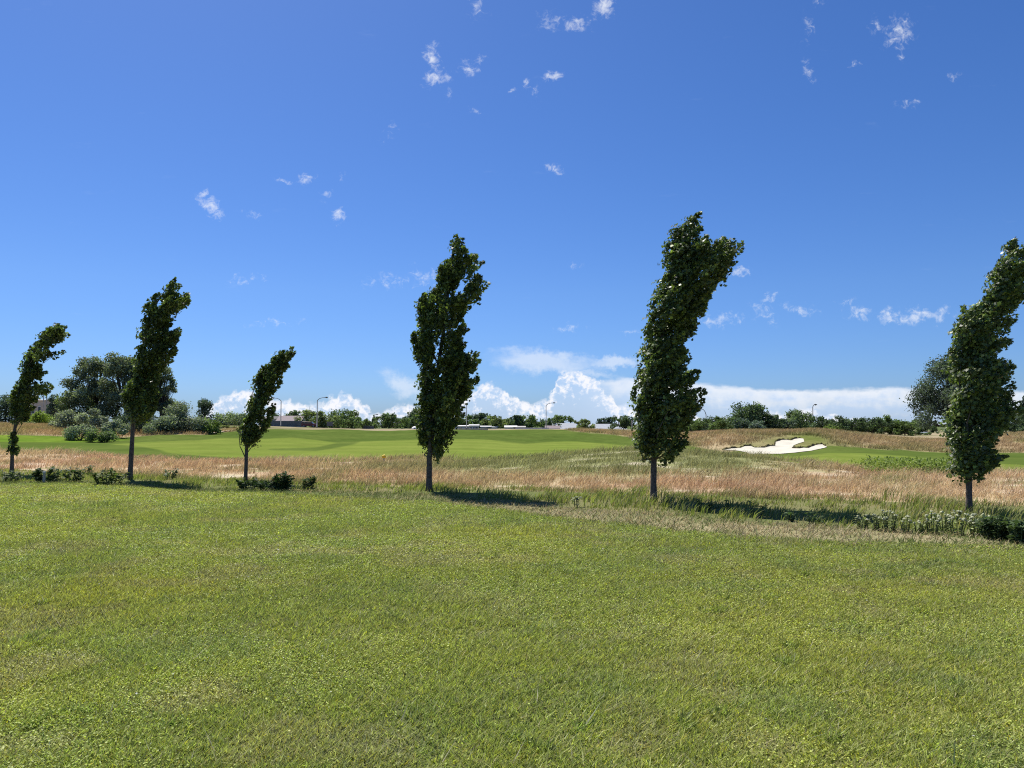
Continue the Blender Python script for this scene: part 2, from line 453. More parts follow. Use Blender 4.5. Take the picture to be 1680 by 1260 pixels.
# ------------------------------------------------------------------ grass blades
def blades(name, root, h, w, lean, cols, mat, segs=1, tipcol=None, label=None, cat="grass"):
    n = len(root)
    a = rng.uniform(0, 2 * math.pi, n)
    wv = np.stack([np.cos(a), np.sin(a), np.zeros(n)], 1) * (w / 2)[:, None]
    tip = root + np.stack([lean[:, 0] * h, lean[:, 1] * h, h], 1)
    tc = cols if tipcol is None else tipcol
    if segs == 1:
        V = np.stack([root - wv, root + wv, tip], 1).reshape(-1, 3)
        C = np.stack([cols * 0.9, cols * 0.9, tc], 1).reshape(-1, 3)
        fc = [np.arange(3 * n).reshape(n, 3)]
    else:
        mid = root + np.stack([lean[:, 0] * h * 0.3, lean[:, 1] * h * 0.3, h * 0.6], 1)
        V = np.stack([root - wv, root + wv, mid + wv * 0.8, mid - wv * 0.8, tip], 1).reshape(-1, 3)
        mc = (cols + tc) / 2
        C = np.stack([cols, cols, mc, mc, tc], 1).reshape(-1, 3)
        b = np.arange(n)[:, None] * 5
        fc = [b + np.array([[0, 1, 2, 3]]), b + np.array([[3, 2, 4]])]
    o = mesh_np(name, V, fc, C, mat)
    return tag(o, label, cat, kind="stuff")

def scatter(y0, y1, dens, smax=0.80, ymin_fn=None, ymax_fn=None):
    """random ground points seen between depths y0..y1"""
    area = smax * (y1 * y1 - y0 * y0)
    n = int(area * dens)
    y = np.sqrt(rng.uniform(y0 * y0, y1 * y1, n)); s = rng.uniform(-smax, smax, n)
    k = np.ones(n, bool)
    if ymin_fn is not None: k &= y > ymin_fn(s)
    if ymax_fn is not None: k &= y < ymax_fn(s)
    y = y[k]; s = s[k]
    return s * y, y

# lawn blades
X, Y = [], []
for a, b, d in ((2.7, 5.5, 13000), (5.5, 9, 7500), (9, 14, 3800), (14, 21, 1800)):
    x, y = scatter(a, b, d, 0.78, None, lambda s: lvY(1, s) + 0.12); X.append(x); Y.append(y)
X = np.concatenate(X); Y = np.concatenate(Y); n = len(X)
dens = fbm(X * 3.1, Y * 3.1, seed=13)
keep = rng.random(n) < np.clip((dens - 0.12) * 2.6, 0.6, 1); X, Y, dens = X[keep], Y[keep], dens[keep]; n = len(X)
c = lawn_col(X, Y)
r = rng.random(n)
br = rng.lognormal(0, 0.36, n)[:, None]
c = c * br
c = np.where((r < 0.10)[:, None], c * np.array((1.35, 1.15, 0.6)), c)
c = np.where((r > 0.93)[:, None], np.array((0.33, 0.28, 0.15)) * br, c)
sz = 1 + np.clip((Y - 4) / 9, 0, 1.6)
hh = rng.uniform(0.018, 0.042, n) * (0.6 + 0.9 * dens) * (0.8 + 0.2 * sz)
ww = rng.uniform(0.0035, 0.0085, n) * (0.8 + 0.55 * sz)
ln = rng.normal(0, 0.75, (n, 2)) + np.array((0.25, -0.05))
straw = rng.random(n) < 0.0016; c[straw] = np.array((0.52, 0.48, 0.32)); hh[straw] = rng.uniform(0.05, 0.10, straw.sum()); ww[straw] *= 0.8
weed = (fbm(X * 5.5, Y * 5.5, seed=71, oct=2) > 0.83) & (fbm(X * 0.5, Y * 0.5, seed=72) > 0.5); c[weed] = c[weed] * np.array((0.75, 0.84, 0.8)); hh[weed] *= 1.3; ww[weed] *= 1.6
blades("lawn_grass", np.stack([X, Y, np.zeros(n) - 0.002], 1), hh, ww, ln, np.clip(c, 0, 0.7), M_blade, 1,
       label="short mown lawn grass mixed with small clover leaves", cat="grass")
# clover-like leaflets and yellow flower specks lying in the turf
X, Y = [], []
for a, b, d in ((2.7, 6, 4200), (6, 11, 2000), (11, 21, 750)):
    x, y = scatter(a, b, d, 0.78, None, lambda s: lvY(1, s)); X.append(x); Y.append(y)
X = np.concatenate(X); Y = np.concatenate(Y); n = len(X)
pat = fbm(X * 0.8 + 3, Y * 0.8, seed=19); keep = rng.random(n) < np.clip((pat - 0.36) * 4, 0.05, 1); X, Y, pat = X[keep], Y[keep], pat[keep]; n = len(X)
rr = rng.random(n)
c = lawn_col(X, Y) * np.array((1.25, 1.3, 1.0)) * rng.lognormal(0, 0.30, n)[:, None]
wht = rr > 0.9975; c[wht] = np.array((0.75, 0.74, 0.70))
yel = rr < 0.09
c[yel] = np.array((0.55, 0.46, 0.03)) * rng.uniform(0.7, 1.1, (yel.sum(), 1))
sz = rng.uniform(0.0035, 0.007, n) * (1 + np.clip((Y - 5) / 9, 0, 1.3)); sz[yel] *= 0.75
ctr = np.stack([X, Y, rng.uniform(0.015, 0.036, n)], 1)
e1 = rng.normal(0, 1, (n, 3)); e1[:, 2] *= 0.45; e1 /= np.linalg.norm(e1, axis=1)[:, None]
e2 = np.cross(e1, rng.normal(0, 0.35, (n, 3)) + np.array((0, 0, 1))); e2 /= np.linalg.norm(e2, axis=1)[:, None]
V = np.stack([ctr - e1 * sz[:, None], ctr + e2 * sz[:, None], ctr + e1 * sz[:, None], ctr - e2 * sz[:, None]], 1).reshape(-1, 3)
o = mesh_np("clover", V, [np.arange(4 * n).reshape(n, 4)], np.repeat(np.clip(c, 0, 0.8), 4, 0), M_blade)
tag(o, "tiny clover leaves and yellow trefoil specks scattered through the lawn", "clover", kind="stuff")

# dried clippings on the edge of the lawn
x, y = scatter(8.5, 21, 700, 0.8, lambda s: lvY(1, s) - 0.25, lambda s: lvY(2, s) + 0.35); n = len(x)
dr = np.clip((x / y + 0.4) * 1.5, 0.1, 0.85)
k = rng.random(n) < 0.35 + 0.65 * fbm(x * 2, y * 2, seed=4); x, y, dr = x[k], y[k], dr[k]; n = len(x)
isd = rng.random(n) < dr * np.clip(fbm(x * 1.1, y * 1.1, seed=62) * 2.4 - 0.4, 0.1, 1)
c = np.where(isd[:, None], np.array((0.40, 0.335, 0.20)), np.array((0.125, 0.165, 0.045))) * rng.lognormal(0, 0.25, n)[:, None]
blades("mown_grass", np.stack([x, y, np.zeros(n)], 1), rng.uniform(0.03, 0.09, n), rng.uniform(0.010, 0.02, n), rng.normal(0, 0.9, (n, 2)) + (0.4, 0), np.clip(c, 0, .8), M_dry, 1,
       label="pale dried grass clippings along the lawn's far edge")

# tall grass of the verge
def tufts(x, y, per, rad):
    n = len(x); X = np.repeat(x, per) + rng.normal(0, rad, n * per); Y = np.repeat(y, per) + rng.normal(0, rad, n * per)
    return X, Y
x, y = scatter(9.5, 26, 9, 0.8, lambda s: lvY(2, s) + 0.15, lambda s: lvY(3, s) + 0.5)
tall = fbm(x * 0.5, y * 0.5, seed=88)
X, Y = tufts(x, y, 26, 0.13); T = np.repeat(tall, 26); n = len(X)
sx = X / Y; edge = np.clip((Y - lvY(2, sx)) / 0.7, 0.15, 1)
tr_ = np.min(np.abs(X[:, None] - np.array((-16.3, -11.2, -7.4, -2.0, 2.9, 7.95))[None]), axis=1)
hh = rng.uniform(0.06, 0.17, n) * (0.2 + 1.3 * T + 0.9 * np.exp(-(tr_ / 0.55) ** 2) * (X > -3)) * edge
c = mixc((0.17, 0.205, 0.065), (0.25, 0.26, 0.085), rng.random(n)) * rng.lognormal(0, 0.22, n)[:, None]
dry = rng.random(n) < 0.2
c[dry] = np.array((0.36, 0.29, 0.16)) * rng.uniform(0.7, 1.1, (dry.sum(), 1))
blades("verge_grass", np.stack([X, Y, hgt(X, Y) - 0.01], 1), hh, rng.uniform(0.010, 0.022, n), rng.normal(0, 0.28, (n, 2)) + np.array((0.45, -0.05)), np.clip(c, 0, .8), M_blade, 2,
       label="long green grass along the foot of the tree row")

# dry meadow
def meadow(y0, y1, dens, per, rad, hs, ws):
    x, y = scatter(y0, y1, dens, 0.82, lambda s: lvY(3, s) - 0.2, lambda s: lvY(4, s) + 3.0)
    bare = fbm(x * 0.7, y * 1.3, seed=15); k = rng.random(len(x)) > np.clip((bare - 0.50) * 6, 0, 0.95); x, y = x[k], y[k]
    c0 = meadow_col(x, y) * rng.lognormal(0, 0.16, len(x))[:, None]
    X, Y = tufts(x, y, per, rad); n = len(X)
    c = np.repeat(c0, per, 0) * rng.lognormal(0, 0.28, n)[:, None]
    g = np.repeat(fbm(x * 0.35, y * 0.35, seed=33), per)
    hh = rng.uniform(*hs, n) * (0.25 + 1.0 * g) * np.repeat(rng.uniform(0.5, 1.3, len(x)), per)
    tip = c * np.array((1.22, 1.12, 1.06))
    return X, Y, hh, rng.uniform(*ws, n), c * np.array((0.86, 0.92, 0.9)), tip
parts = [meadow(12, 20, 15, 34, 0.14, (0.12, 0.36), (0.006, 0.013)), meadow(20, 32, 8, 34, 0.2, (0.12, 0.36), (0.008, 0.018)), meadow(32, 48, 3.6, 34, 0.3, (0.14, 0.40), (0.012, 0.025))]
X, Y, hh, ww, c, tip = (np.concatenate([p[i] for p in parts]) for i in range(6)); n = len(X)
blades("meadow_grass", np.stack([X, Y, hgt(X, Y) - 0.02], 1), hh, ww, rng.normal(0, 0.42, (n, 2)) + np.array((0.42, -0.08)), np.clip(c, 0, .8), M_dry, 2, np.clip(tip, 0, .85),
       label="wind-combed reddish dry fescue behind the row of trees")

# dry grass on the back slopes
x, y = scatter(66, 132, 1.7, 0.80, lambda s: lvY(6, s) - 12, lambda s: lvY(7, s) + 5)
cc, dry = course_col(x, y, hgt(x, y)); pu_, pv_ = pix(x, y, hgt(x, y)); k = (dry > 0.5) & ~inpoly(pu_, pv_, [(1150, 733), (1215, 730), (1268, 717), (1330, 714), (1368, 727), (1368, 742), (1300, 752), (1190, 752)])
x, y, cc = x[k], y[k], cc[k]
X, Y = tufts(x, y, 30, 0.5); n = len(X)
c = np.repeat(cc * rng.lognormal(0, 0.18, len(x))[:, None], 30, 0) * rng.lognormal(0, 0.22, n)[:, None]
blades("slope_grass", np.stack([X, Y, hgt(X, Y) - 0.03], 1), rng.uniform(0.15, 0.55, n), rng.uniform(0.022, 0.05, n), rng.normal(0, 0.25, (n, 2)) + np.array((0.5, 0)), np.clip(c * 1.05, 0, .8), M_dry, 2, np.clip(c * np.array((1.3, 1.15, 1.05)), 0, .8),
       label="tall dry grass on the mounds at the back of the course")

# ------------------------------------------------------------------ bunker
BUNK = [(1186, 739), (1200, 736.2), (1215, 735.6), (1222, 732.6), (1232, 732.2), (1238, 735), (1254, 735.2), (1262, 732.5), (1272, 732), (1272.5, 725.5), (1282, 722.4), (1290, 722),
        (1298, 723), (1304, 720.6), (1312, 719.6), (1318, 720.2), (1319.5, 725), (1310, 728), (1302, 731), (1300.5, 736), (1312, 736.4), (1318, 735.2), (1326, 735.6), (1334, 732.4), (1342, 730), (1350, 729.6),
        (1357, 734), (1345, 737), (1330, 740), (1305, 743), (1280, 745), (1230, 745.4), (1226, 743.5), (1215, 740.5), (1205, 739.2)]
def densify(poly, k=5):
    out = []
    for i in range(len(poly)):
        a, b = np.array(poly[i]), np.array(poly[(i + 1) % len(poly)])
        for j in range(k): out.append(tuple(a + (b - a) * j / k))
    return out
uu, vv = np.meshgrid(np.arange(1180, 1364, 0.9), np.arange(716, 750, 0.35))
ins = inpoly(uu, vv, BUNK)
# sand sheet: grid in ground coordinates clipped by the outline, following the slope
pts3 = np.array([hit(a, b, 60, 115) for a, b in densify(BUNK, 4)])
outline = [(p[0], p[1]) for p in pts3]
import bmesh
from mathutils.geometry import delaunay_2d_cdt
gx, gy = np.meshgrid(np.arange(pts3[:, 0].min(), pts3[:, 0].max(), 0.35), np.arange(pts3[:, 1].min(), pts3[:, 1].max(), 0.5))
gin = inpoly(gx, gy, outline)
P = [Vector(p) for p in outline] + [Vector((a, b)) for a, b in zip(gx[gin], gy[gin])]
res = delaunay_2d_cdt(P, [], [list(range(len(outline)))], 1, 1e-5)
vs = [(p[0], p[1], float(hgt(p[0], p[1])) + 0.035 + 0.02 * float(vnoise(np.array([p[0] * 0.8]), np.array([p[1] * 0.8]))[0])) for p in res[0]]
me = bpy.data.meshes.new("sand_bunker"); me.from_pydata(vs, [], [tuple(f) for f in res[2]]); me.materials.append(M_sand)
me.polygons.foreach_set("use_smooth", [True] * len(me.polygons))
nb_ = len(outline)
bun = empty("sand_bunker", (0, 0, 0), "white sand bunker with ragged lips cut into the right-hand mound", "bunker")
o = bpy.data.objects.new("sand", me); COL.objects.link(o); o.parent = bun

LIPS = [BUNK[0:13] , BUNK[12:16], BUNK[19:27]]
fr = []
for seg in LIPS:
    L3 = []; lipm = MB()
    for i in range(len(seg) - 1):
        for j in range(4):
            a = np.array(seg[i]) + (np.array(seg[i + 1]) - np.array(seg[i])) * j / 4; L3.append(hit(a[0], a[1], 60, 115))
    for i in range(len(L3) - 1):
        (x0, y0, z0), (x1, y1, z1) = L3[i], L3[i + 1]
        hA = 0.15 + 0.07 * math.sin(i * 1.7) + 0.06 * math.sin(i * 0.53)
        vs = [(x0, y0, z0), (x1, y1, z1), (x1, y1 + 0.1, z1 + hA), (x0, y0 + 0.1, z0 + hA), (x0, y0 + 0.45, float(hgt(x0, y0 + 0.45)) - 0.02), (x1, y1 + 0.45, float(hgt(x1, y1 + 0.45)) - 0.02)]
        lipm.add(vs, [(0, 1, 2, 3), (3, 2, 5, 4)])
        for q in range(7):
            t = random.random(); w = random.random()
            fr.append((x0 + (x1 - x0) * t, y0 + (y1 - y0) * t + 0.02 + w * 0.5, z0 + (z1 - z0) * t + hA * (1 - 0.5 * w)))
    lipm.build("lip", M_soil, bun)
fr = np.array(fr); n = len(fr)
c = mixc((0.13, 0.155, 0.04), (0.22, 0.20, 0.085), rng.random(n))
o = blades("lip_grass", fr, rng.uniform(0.05, 0.16, n), rng.uniform(0.04, 0.08, n), rng.normal(0, 0.4, (n, 2)) + (0.2, 0.2), c, M_dry, 2)
o.parent = bun; o["kind"] = "stuff"
for k in ("label", "category"):
    if k in o: del o[k]

# ------------------------------------------------------------------ path and road ribbons
def ribbon(name, pts, w, mat, label, lift=0.05):
    pts = [np.array(p[:2], float) for p in pts]
    V = []; 
    for i, p in enumerate(pts):
        d = pts[min(i + 1, len(pts) - 1)] - pts[max(i - 1, 0)]; d /= np.linalg.norm(d); nrm = np.array((-d[1], d[0]))
        for k in (-1, 0, 1):
            q = p + nrm * w / 2 * k; V.append((q[0], q[1], float(hgt(q[0], q[1])) + lift))
    f = [(i * 3 + k, i * 3 + k + 1, i * 3 + 4 + k, i * 3 + 3 + k) for i in range(len(pts) - 1) for k in (0, 1)]
    o = mesh_np(name, V, [np.array(f)], None, mat)
    return tag(o, label, "path" if "path" in name else "road", kind="structure")
ppx = [(338, 712.5), (360, 709.5), (380, 706.6), (400, 703.9)]
pp = []
for i in range(len(ppx) - 1):
    for j in range(6):
        a = np.array(ppx[i]) + (np.array(ppx[i + 1]) - np.array(ppx[i])) * j / 6; pp.append(hit(a[0], a[1], 60, 140))
ribbon("cart_path", pp, 1.1, M_path, "pale cart path climbing left of the fairway", 0.12)
ribbon("road", [(x, 242 + 0.02 * x) for x in np.linspace(-260, 300, 120)], 8, M_road, "road running behind the golf course", 0.15)

# ------------------------------------------------------------------ wind-bent maples
LEAF = np.array([(0, 0), (0.2, -0.03), (0.5, 0.22), (0.27, 0.36), (0.36, 0.70), (0.12, 0.62), (0, 1.0), (-0.12, 0.62), (-0.36, 0.70), (-0.27, 0.36), (-0.5, 0.22), (-0.2, -0.03)])
def leaves_mesh(name, pos, axis, nor, size, cols, mat, parent, outline=LEAF, fold=0.28):
    n = len(pos)
    axis = axis / np.linalg.norm(axis, axis=1)[:, None]
    side = np.cross(nor, axis); side /= (np.linalg.norm(side, axis=1)[:, None] + 1e-9)
    nn = np.cross(axis, side)
    k = len(outline)
    lx = outline[:, 0][None, :, None]; ly = outline[:, 1][None, :, None]; lz = np.abs(lx) * fold - 0.18 * ly * ly
    V = pos[:, None, :] + (side[:, None, :] * lx + axis[:, None, :] * ly + nn[:, None, :] * lz) * size[:, None, None]
    return mesh_np(name, V.reshape(-1, 3), [np.arange(n * k).reshape(n, k)], np.repeat(cols, k, 0), mat, parent=parent)

def bent_tree(label, Y, polys, trunk_px, r0, seed, base_col, holes=0.44, dens=1500, leafm=0.095, forks=(), wind=(0.62, -0.08, 0.72), plume=1.0):
    g = np.random.default_rng(seed); random.seed(seed)
    bs, bt = ray(*trunk_px[0]); bx = float(bs) * Y; bz = float(hgt(bx, Y))
    r0 *= 0.9
    root = empty("windblown_tree", (bx, Y, bz), label, "tree", "wind-bent trees in a row along the lawn")
    def world(u, v, dy=0):
        s, t = ray(u, v); yy = Y + dy
        return np.stack([s * yy, np.broadcast_to(yy, np.shape(s)) * np.ones_like(s), EYE + t * yy], -1) - np.array((bx, Y, bz))
    ctr = []; 
    mpp = Y / F
    allp = []; allo = []; allc = []
    for poly in polys:
        pu = np.array(poly)[:, 0]; pv = np.array(poly)[:, 1]
        A = 0.5 * abs(np.sum(pu * np.roll(pv, -1) - np.roll(pu, -1) * pv)) * mpp * mpp
        nc = int(A * dens * 2.5 / 30)
        u = g.uniform(pu.min(), pu.max(), nc * 8); v = g.uniform(pv.min(), pv.max(), nc * 8)
        k = inpoly(u, v, poly)
        u, v = u[k][:nc * 2], v[k][:nc * 2]
        # half depth from the free width of the row at this point
        L = np.zeros_like(u); R = np.zeros_like(u); aL = np.ones(len(u), bool); aR = aL.copy()
        for st in range(1, 90):
            aL &= inpoly(u - st, v, poly); aR &= inpoly(u + st, v, poly); L += aL; R += aR
        hw = (L + R) / 2 + 1; off = (R - L) / 2
        hd = np.sqrt(np.clip(1 - (off / hw) ** 2, 0.04, 1)) * hw * mpp * 0.95
        m_ = len(u); core = g.random(m_) < 0.46
        sg = np.where(g.random(m_) < 0.62, -1.0, 1.0)
        w0_ = world(u, v)
        lump = vnoise(w0_[:, 0] * 2.6 + sg * 9, w0_[:, 2] * 1.7 - w0_[:, 0] * 0.8, seed=seed + 5)
        dy = np.where(core, g.uniform(-0.5, 0.5, m_), sg * (0.5 + 0.85 * lump + g.uniform(-0.1, 0.1, m_))) * hd
        ok0 = ~core | (np.minimum(L, R) > 5)
        p = world(u, v, dy)
        la = np.clip(off / hw, -1, 1); la = -la
        ow = np.stack([la * 0.30, sg * 0.42 * np.sqrt(1 - la ** 2), np.zeros(m_)], 1) * (~core)[:, None]
        wn_ = np.array(wind) / np.linalg.norm(wind); al_ = p @ wn_; pp_ = p - al_[:, None] * wn_
        nz = fbm(pp_[:, 0] * 4.2 + al_ * 0.5, pp_[:, 1] * 2.6 + al_ * 0.9, pp_[:, 2] * 4.2 + al_ * 0.5, seed=seed, oct=3)
        k = (nz > holes + 0.01) & ok0
        allp.append(p[k][:nc]); allo.append(ow[k][:nc]); allc.append(core[k][:nc])
    C = np.concatenate(allp); OW = np.concatenate(allo); CO = np.concatenate(allc)
    per = 46
    wind = np.array(wind)
    tw = wind + g.normal(0, 0.22, (len(C), 3)) + OW
    tw /= np.linalg.norm(tw, axis=1)[:, None]
    ln_ = g.uniform(0.18, 0.48, len(C)) * plume
    def inside(p, d=0):
        w_ = p + np.array((bx, Y, bz)); a_, b_ = pix(w_[:, 0], w_[:, 1], w_[:, 2]); r_ = np.zeros(len(p), bool)
        for poly in polys: r_ |= inpoly(a_, b_, poly)
        return r_
    ok_ = inside(C + tw * (ln_ * 0.36)[:, None]) & inside(C - tw * (ln_ * 0.45)[:, None]) | (g.random(len(C)) < 0.08)
    ok_ |= CO & inside(C)
    C, tw, ln_, CO = C[ok_], tw[ok_], ln_[ok_], CO[ok_]
    COr = np.repeat(CO, per)
    n = len(C) * per
    T = np.repeat(tw, per, 0); t = g.beta(1.25, 1.0, n) - 0.5
    q_ = g.normal(0, 1, (n, 3)); q_ -= np.sum(q_ * T, axis=1)[:, None] * T; q_ /= np.linalg.norm(q_, axis=1)[:, None]
    rad_ = np.repeat(g.uniform(0.06, 0.125, len(C)), per) * np.where(COr, 1.6, 0.80) * (1.0 - 0.75 * np.clip((t + 0.5 - 0.35) / 0.65, 0, 1)) * np.sqrt(g.uniform(0.15, 1.0, n))
    bend = np.array((0.10, 0, -0.06))[None] * ((t + 0.5) ** 2)[:, None]
    pos = np.repeat(C, per, 0) + T * (t * np.repeat(ln_, per))[:, None] + q_ * rad_[:, None] + bend * np.repeat(ln_, per)[:, None]
    okk = np.ones(n, bool)
    axis = T * 0.8 + q_ * 0.45 + g.normal(0, 0.38, (n, 3)) + np.array((0.25, 0, -0.2))
    nor = q_ * 1.0 + g.normal(0, 0.38, (n, 3)) + np.array((-0.25, 0.1, 0.5))
    cl = g.lognormal(0, 0.24, len(C))
    c = np.array(base_col)[None] * np.repeat(cl, per)[:, None] * g.lognormal(0, 0.28, n)[:, None] * 0.98
    hilite = g.random(n) < 0.24
    c[hilite] *= np.array((2.3, 2.1, 1.6))  # sunlit leaf highlights painted in: random leaves given a brighter, yellower colour
    sv_ = g.random(n) < 0.05; c[sv_] = np.array((0.15, 0.175, 0.105)) * g.uniform(0.7, 1.2, (sv_.sum(), 1))
    size = g.uniform(0.6, 1.25, n) * leafm * 0.78
    pos, axis, nor, size, c = pos[okk], axis[okk], nor[okk], size[okk], c[okk]
    leaves_mesh("crown", pos, axis, nor, size, np.clip(c, 0, 0.5), M_leaf, root)
    # trunk and limbs
    mb = MB(); tp = [world(*q) for q in trunk_px]
    tp[0] = tp[0] + np.array((0, 0, -0.1)); m = len(tp)
    pts = []; rad = []
    for i in range(m - 1):
        for j in range(4):
            f = j / 4; w = (i + f) / (m - 1)
            pts.append(tp[i] * (1 - f) + tp[i + 1] * f); rad.append(r0 * (1 - w) ** 0.75 * (1.0 + 0.55 * max(0.0, 1 - w / 0.07) ** 1.5) + 0.008)
    pts.append(tp[-1]); rad.append(0.006)
    mb.tube(pts, rad, 10, 0.14)
    top = len(pts)
    tz = np.array([p[2] for p in pts])
    idx = g.permutation(len(C))[:26]
    for ii in idx:
        e = C[ii]
        j = int(np.clip(np.searchsorted(tz, e[2] - g.uniform(0.5, 1.3)), 4, top - 3))
        a = pts[j]; mid = a * 0.45 + e * 0.55 + np.array((-0.12, 0, -0.06))
        rr = rad[j] * 0.45
        mb.tube([a, a * 0.75 + mid * 0.25 + np.array((0, 0, 0.03)), mid, e], [rr, rr * 0.8, rr * 0.55, 0.004], 6)
    for fk in forks:
        w = [world(*q) for q in fk]; mb.tube(w, list(np.linspace(r0 * 0.35, 0.008, len(w))), 6)
    mb.build("trunk", M_bark, root, smooth=True)
    return root

def Z(pts, ox, oy, sc): return [(ox + x / sc, oy + y / sc) for x, y in pts]
GL = (0.086, 0.118, 0.038)
p1 = Z([(100, 805), (75, 720), (75, 690), (60, 640), (65, 600), (95, 565), (130, 535), (140, 490), (135, 460), (150, 400), (175, 365), (185, 310), (210, 255), (225, 225), (280, 160), (310, 125), (360, 95), (400, 65), (430, 50),
        (515, 60), (510, 78), (440, 82), (500, 110), (505, 128), (470, 135), (510, 148), (505, 160), (460, 165), (480, 195), (488, 205), (450, 205), (420, 225), (380, 235), (345, 250), (370, 265), (420, 250), (450, 235), (455, 255),
        (485, 272), (485, 290), (440, 290), (400, 305), (360, 300), (330, 320), (310, 345), (290, 375), (320, 390), (335, 405), (360, 415), (368, 428), (340, 435), (310, 440), (325, 460), (355, 480), (340, 495), (310, 480), (270, 460),
        (235, 465), (225, 500), (210, 540), (195, 565), (215, 570), (255, 520), (270, 500), (330, 500), (375, 510), (405, 550), (390, 575), (340, 580), (310, 610), (280, 640), (250, 690), (220, 740), (190, 810), (160, 825), (140, 800)], 0, 520, 4.667)
p1b = Z([(100, 870), (135, 910), (138, 960), (135, 1040), (100, 1060), (62, 1030), (65, 950)], 0, 520, 4.667)
bent_tree("small slender tree bent rightwards at the left edge, leafy sprouts low on its trunk", 24.0, [p1, p1b],
          Z([(90, 1215), (95, 1000), (115, 850), (130, 700), (150, 560), (180, 450), (220, 330), (290, 220), (400, 100)], 0, 520, 4.667), 0.055, 101, GL, 0.38, 1300, 0.10)
p2 = Z([(130, 895), (100, 860), (80, 800), (70, 730), (80, 690), (110, 660), (130, 640), (140, 600), (130, 560), (140, 500), (155, 470), (160, 420), (160, 370), (170, 320), (195, 290), (195, 240), (205, 200), (230, 160), (270, 145), (285, 140),
        (320, 100), (360, 65), (400, 42), (405, 60), (380, 80), (395, 95), (385, 120), (390, 145), (360, 160), (340, 175), (380, 170), (415, 150), (440, 125), (455, 130), (430, 150), (445, 175), (465, 205), (440, 220), (400, 225), (385, 250),
        (400, 285), (360, 300), (345, 330), (320, 350), (300, 375), (345, 365), (385, 345), (408, 350), (405, 375), (385, 395), (385, 440), (375, 490), (350, 510), (340, 550), (310, 560), (290, 600), (270, 650), (280, 700), (270, 760),
        (255, 810), (230, 850), (190, 885), (160, 900)], 180, 440, 3.5)
bent_tree("tall bent tree standing in front of the big cottonwoods, forked wispy top", 21.6, [p2],
          Z([(115, 1215), (125, 1050), (135, 900), (150, 750), (180, 550), (220, 380), (250, 230), (330, 110)], 180, 440, 3.5), 0.068, 102, GL, 0.385, 1500, 0.095)
p3 = Z([(165, 890), (135, 860), (100, 810), (95, 780), (130, 730), (135, 690), (150, 650), (165, 600), (155, 570), (185, 520), (200, 490), (220, 450), (200, 400), (205, 360), (235, 320), (270, 290), (290, 250), (340, 205), (390, 165), (420, 125),
        (450, 95), (490, 65), (530, 55), (530, 75), (490, 105), (470, 120), (520, 110), (560, 92), (592, 90), (590, 105), (555, 125), (550, 155), (515, 185), (510, 240), (470, 270), (450, 290), (475, 320), (465, 345), (440, 375), (430, 400),
        (415, 435), (385, 430), (380, 470), (405, 500), (405, 525), (370, 535), (335, 550), (350, 580), (375, 560), (385, 540), (410, 535), (425, 590), (430, 615), (390, 625), (370, 670), (350, 710), (375, 770), (350, 790), (310, 830), (305, 860),
        (260, 870), (220, 870), (200, 900)], 370, 555, 5.04)
p3b = Z([(195, 945), (215, 940), (232, 965), (225, 990), (200, 1000)], 370, 555, 5.04)
bent_tree("shortest of the bent trees, in front of the fairway, low forked trunk", 20.6, [p3, p3b],
          Z([(165, 1180), (175, 900), (200, 750), (240, 550), (300, 350), (420, 180)], 370, 555, 5.04), 0.048, 103, GL, 0.395, 1400, 0.10,
          forks=[Z([(162, 985), (140, 935), (120, 895), (115, 830), (125, 770)], 370, 555, 5.04), Z([(178, 950), (215, 900), (240, 860)], 370, 555, 5.04)])
p4 = Z([(150, 995), (120, 930), (110, 880), (118, 800), (112, 770), (122, 720), (118, 660), (130, 610), (105, 570), (95, 540), (88, 480), (100, 455), (125, 450), (112, 380), (110, 340), (130, 310), (160, 290), (195, 290), (205, 275), (188, 215),
        (195, 180), (215, 175), (235, 185), (245, 150), (240, 110), (258, 95), (262, 65), (275, 58), (285, 95), (320, 125), (350, 155), (357, 180), (350, 205), (335, 228), (300, 255), (255, 318), (250, 330), (262, 326), (310, 268), (340, 236), (370, 225), (378, 245), (382, 300), (380, 330), (345, 340), (320, 360), (300, 385), (300, 430), (325, 440), (320, 455),
        (300, 462), (305, 490), (318, 505), (300, 540), (290, 570), (345, 515), (360, 545), (365, 600), (340, 625), (310, 655), (355, 655), (362, 675), (335, 700), (325, 735), (300, 760), (285, 800), (270, 850), (265, 890), (245, 930), (245, 965),
        (225, 985), (190, 998)], 640, 360, 2.519)
bent_tree("upright leafy tree near the middle of the row, only slightly bent, notched crown", 17.8, [p4],
          Z([(161, 1122), (162, 990), (180, 800), (200, 600), (230, 400), (250, 200), (265, 90)], 640, 360, 2.519), 0.074, 104, (0.088, 0.122, 0.037), 0.385, 1600, 0.095, wind=(0.32, -0.08, 0.9))
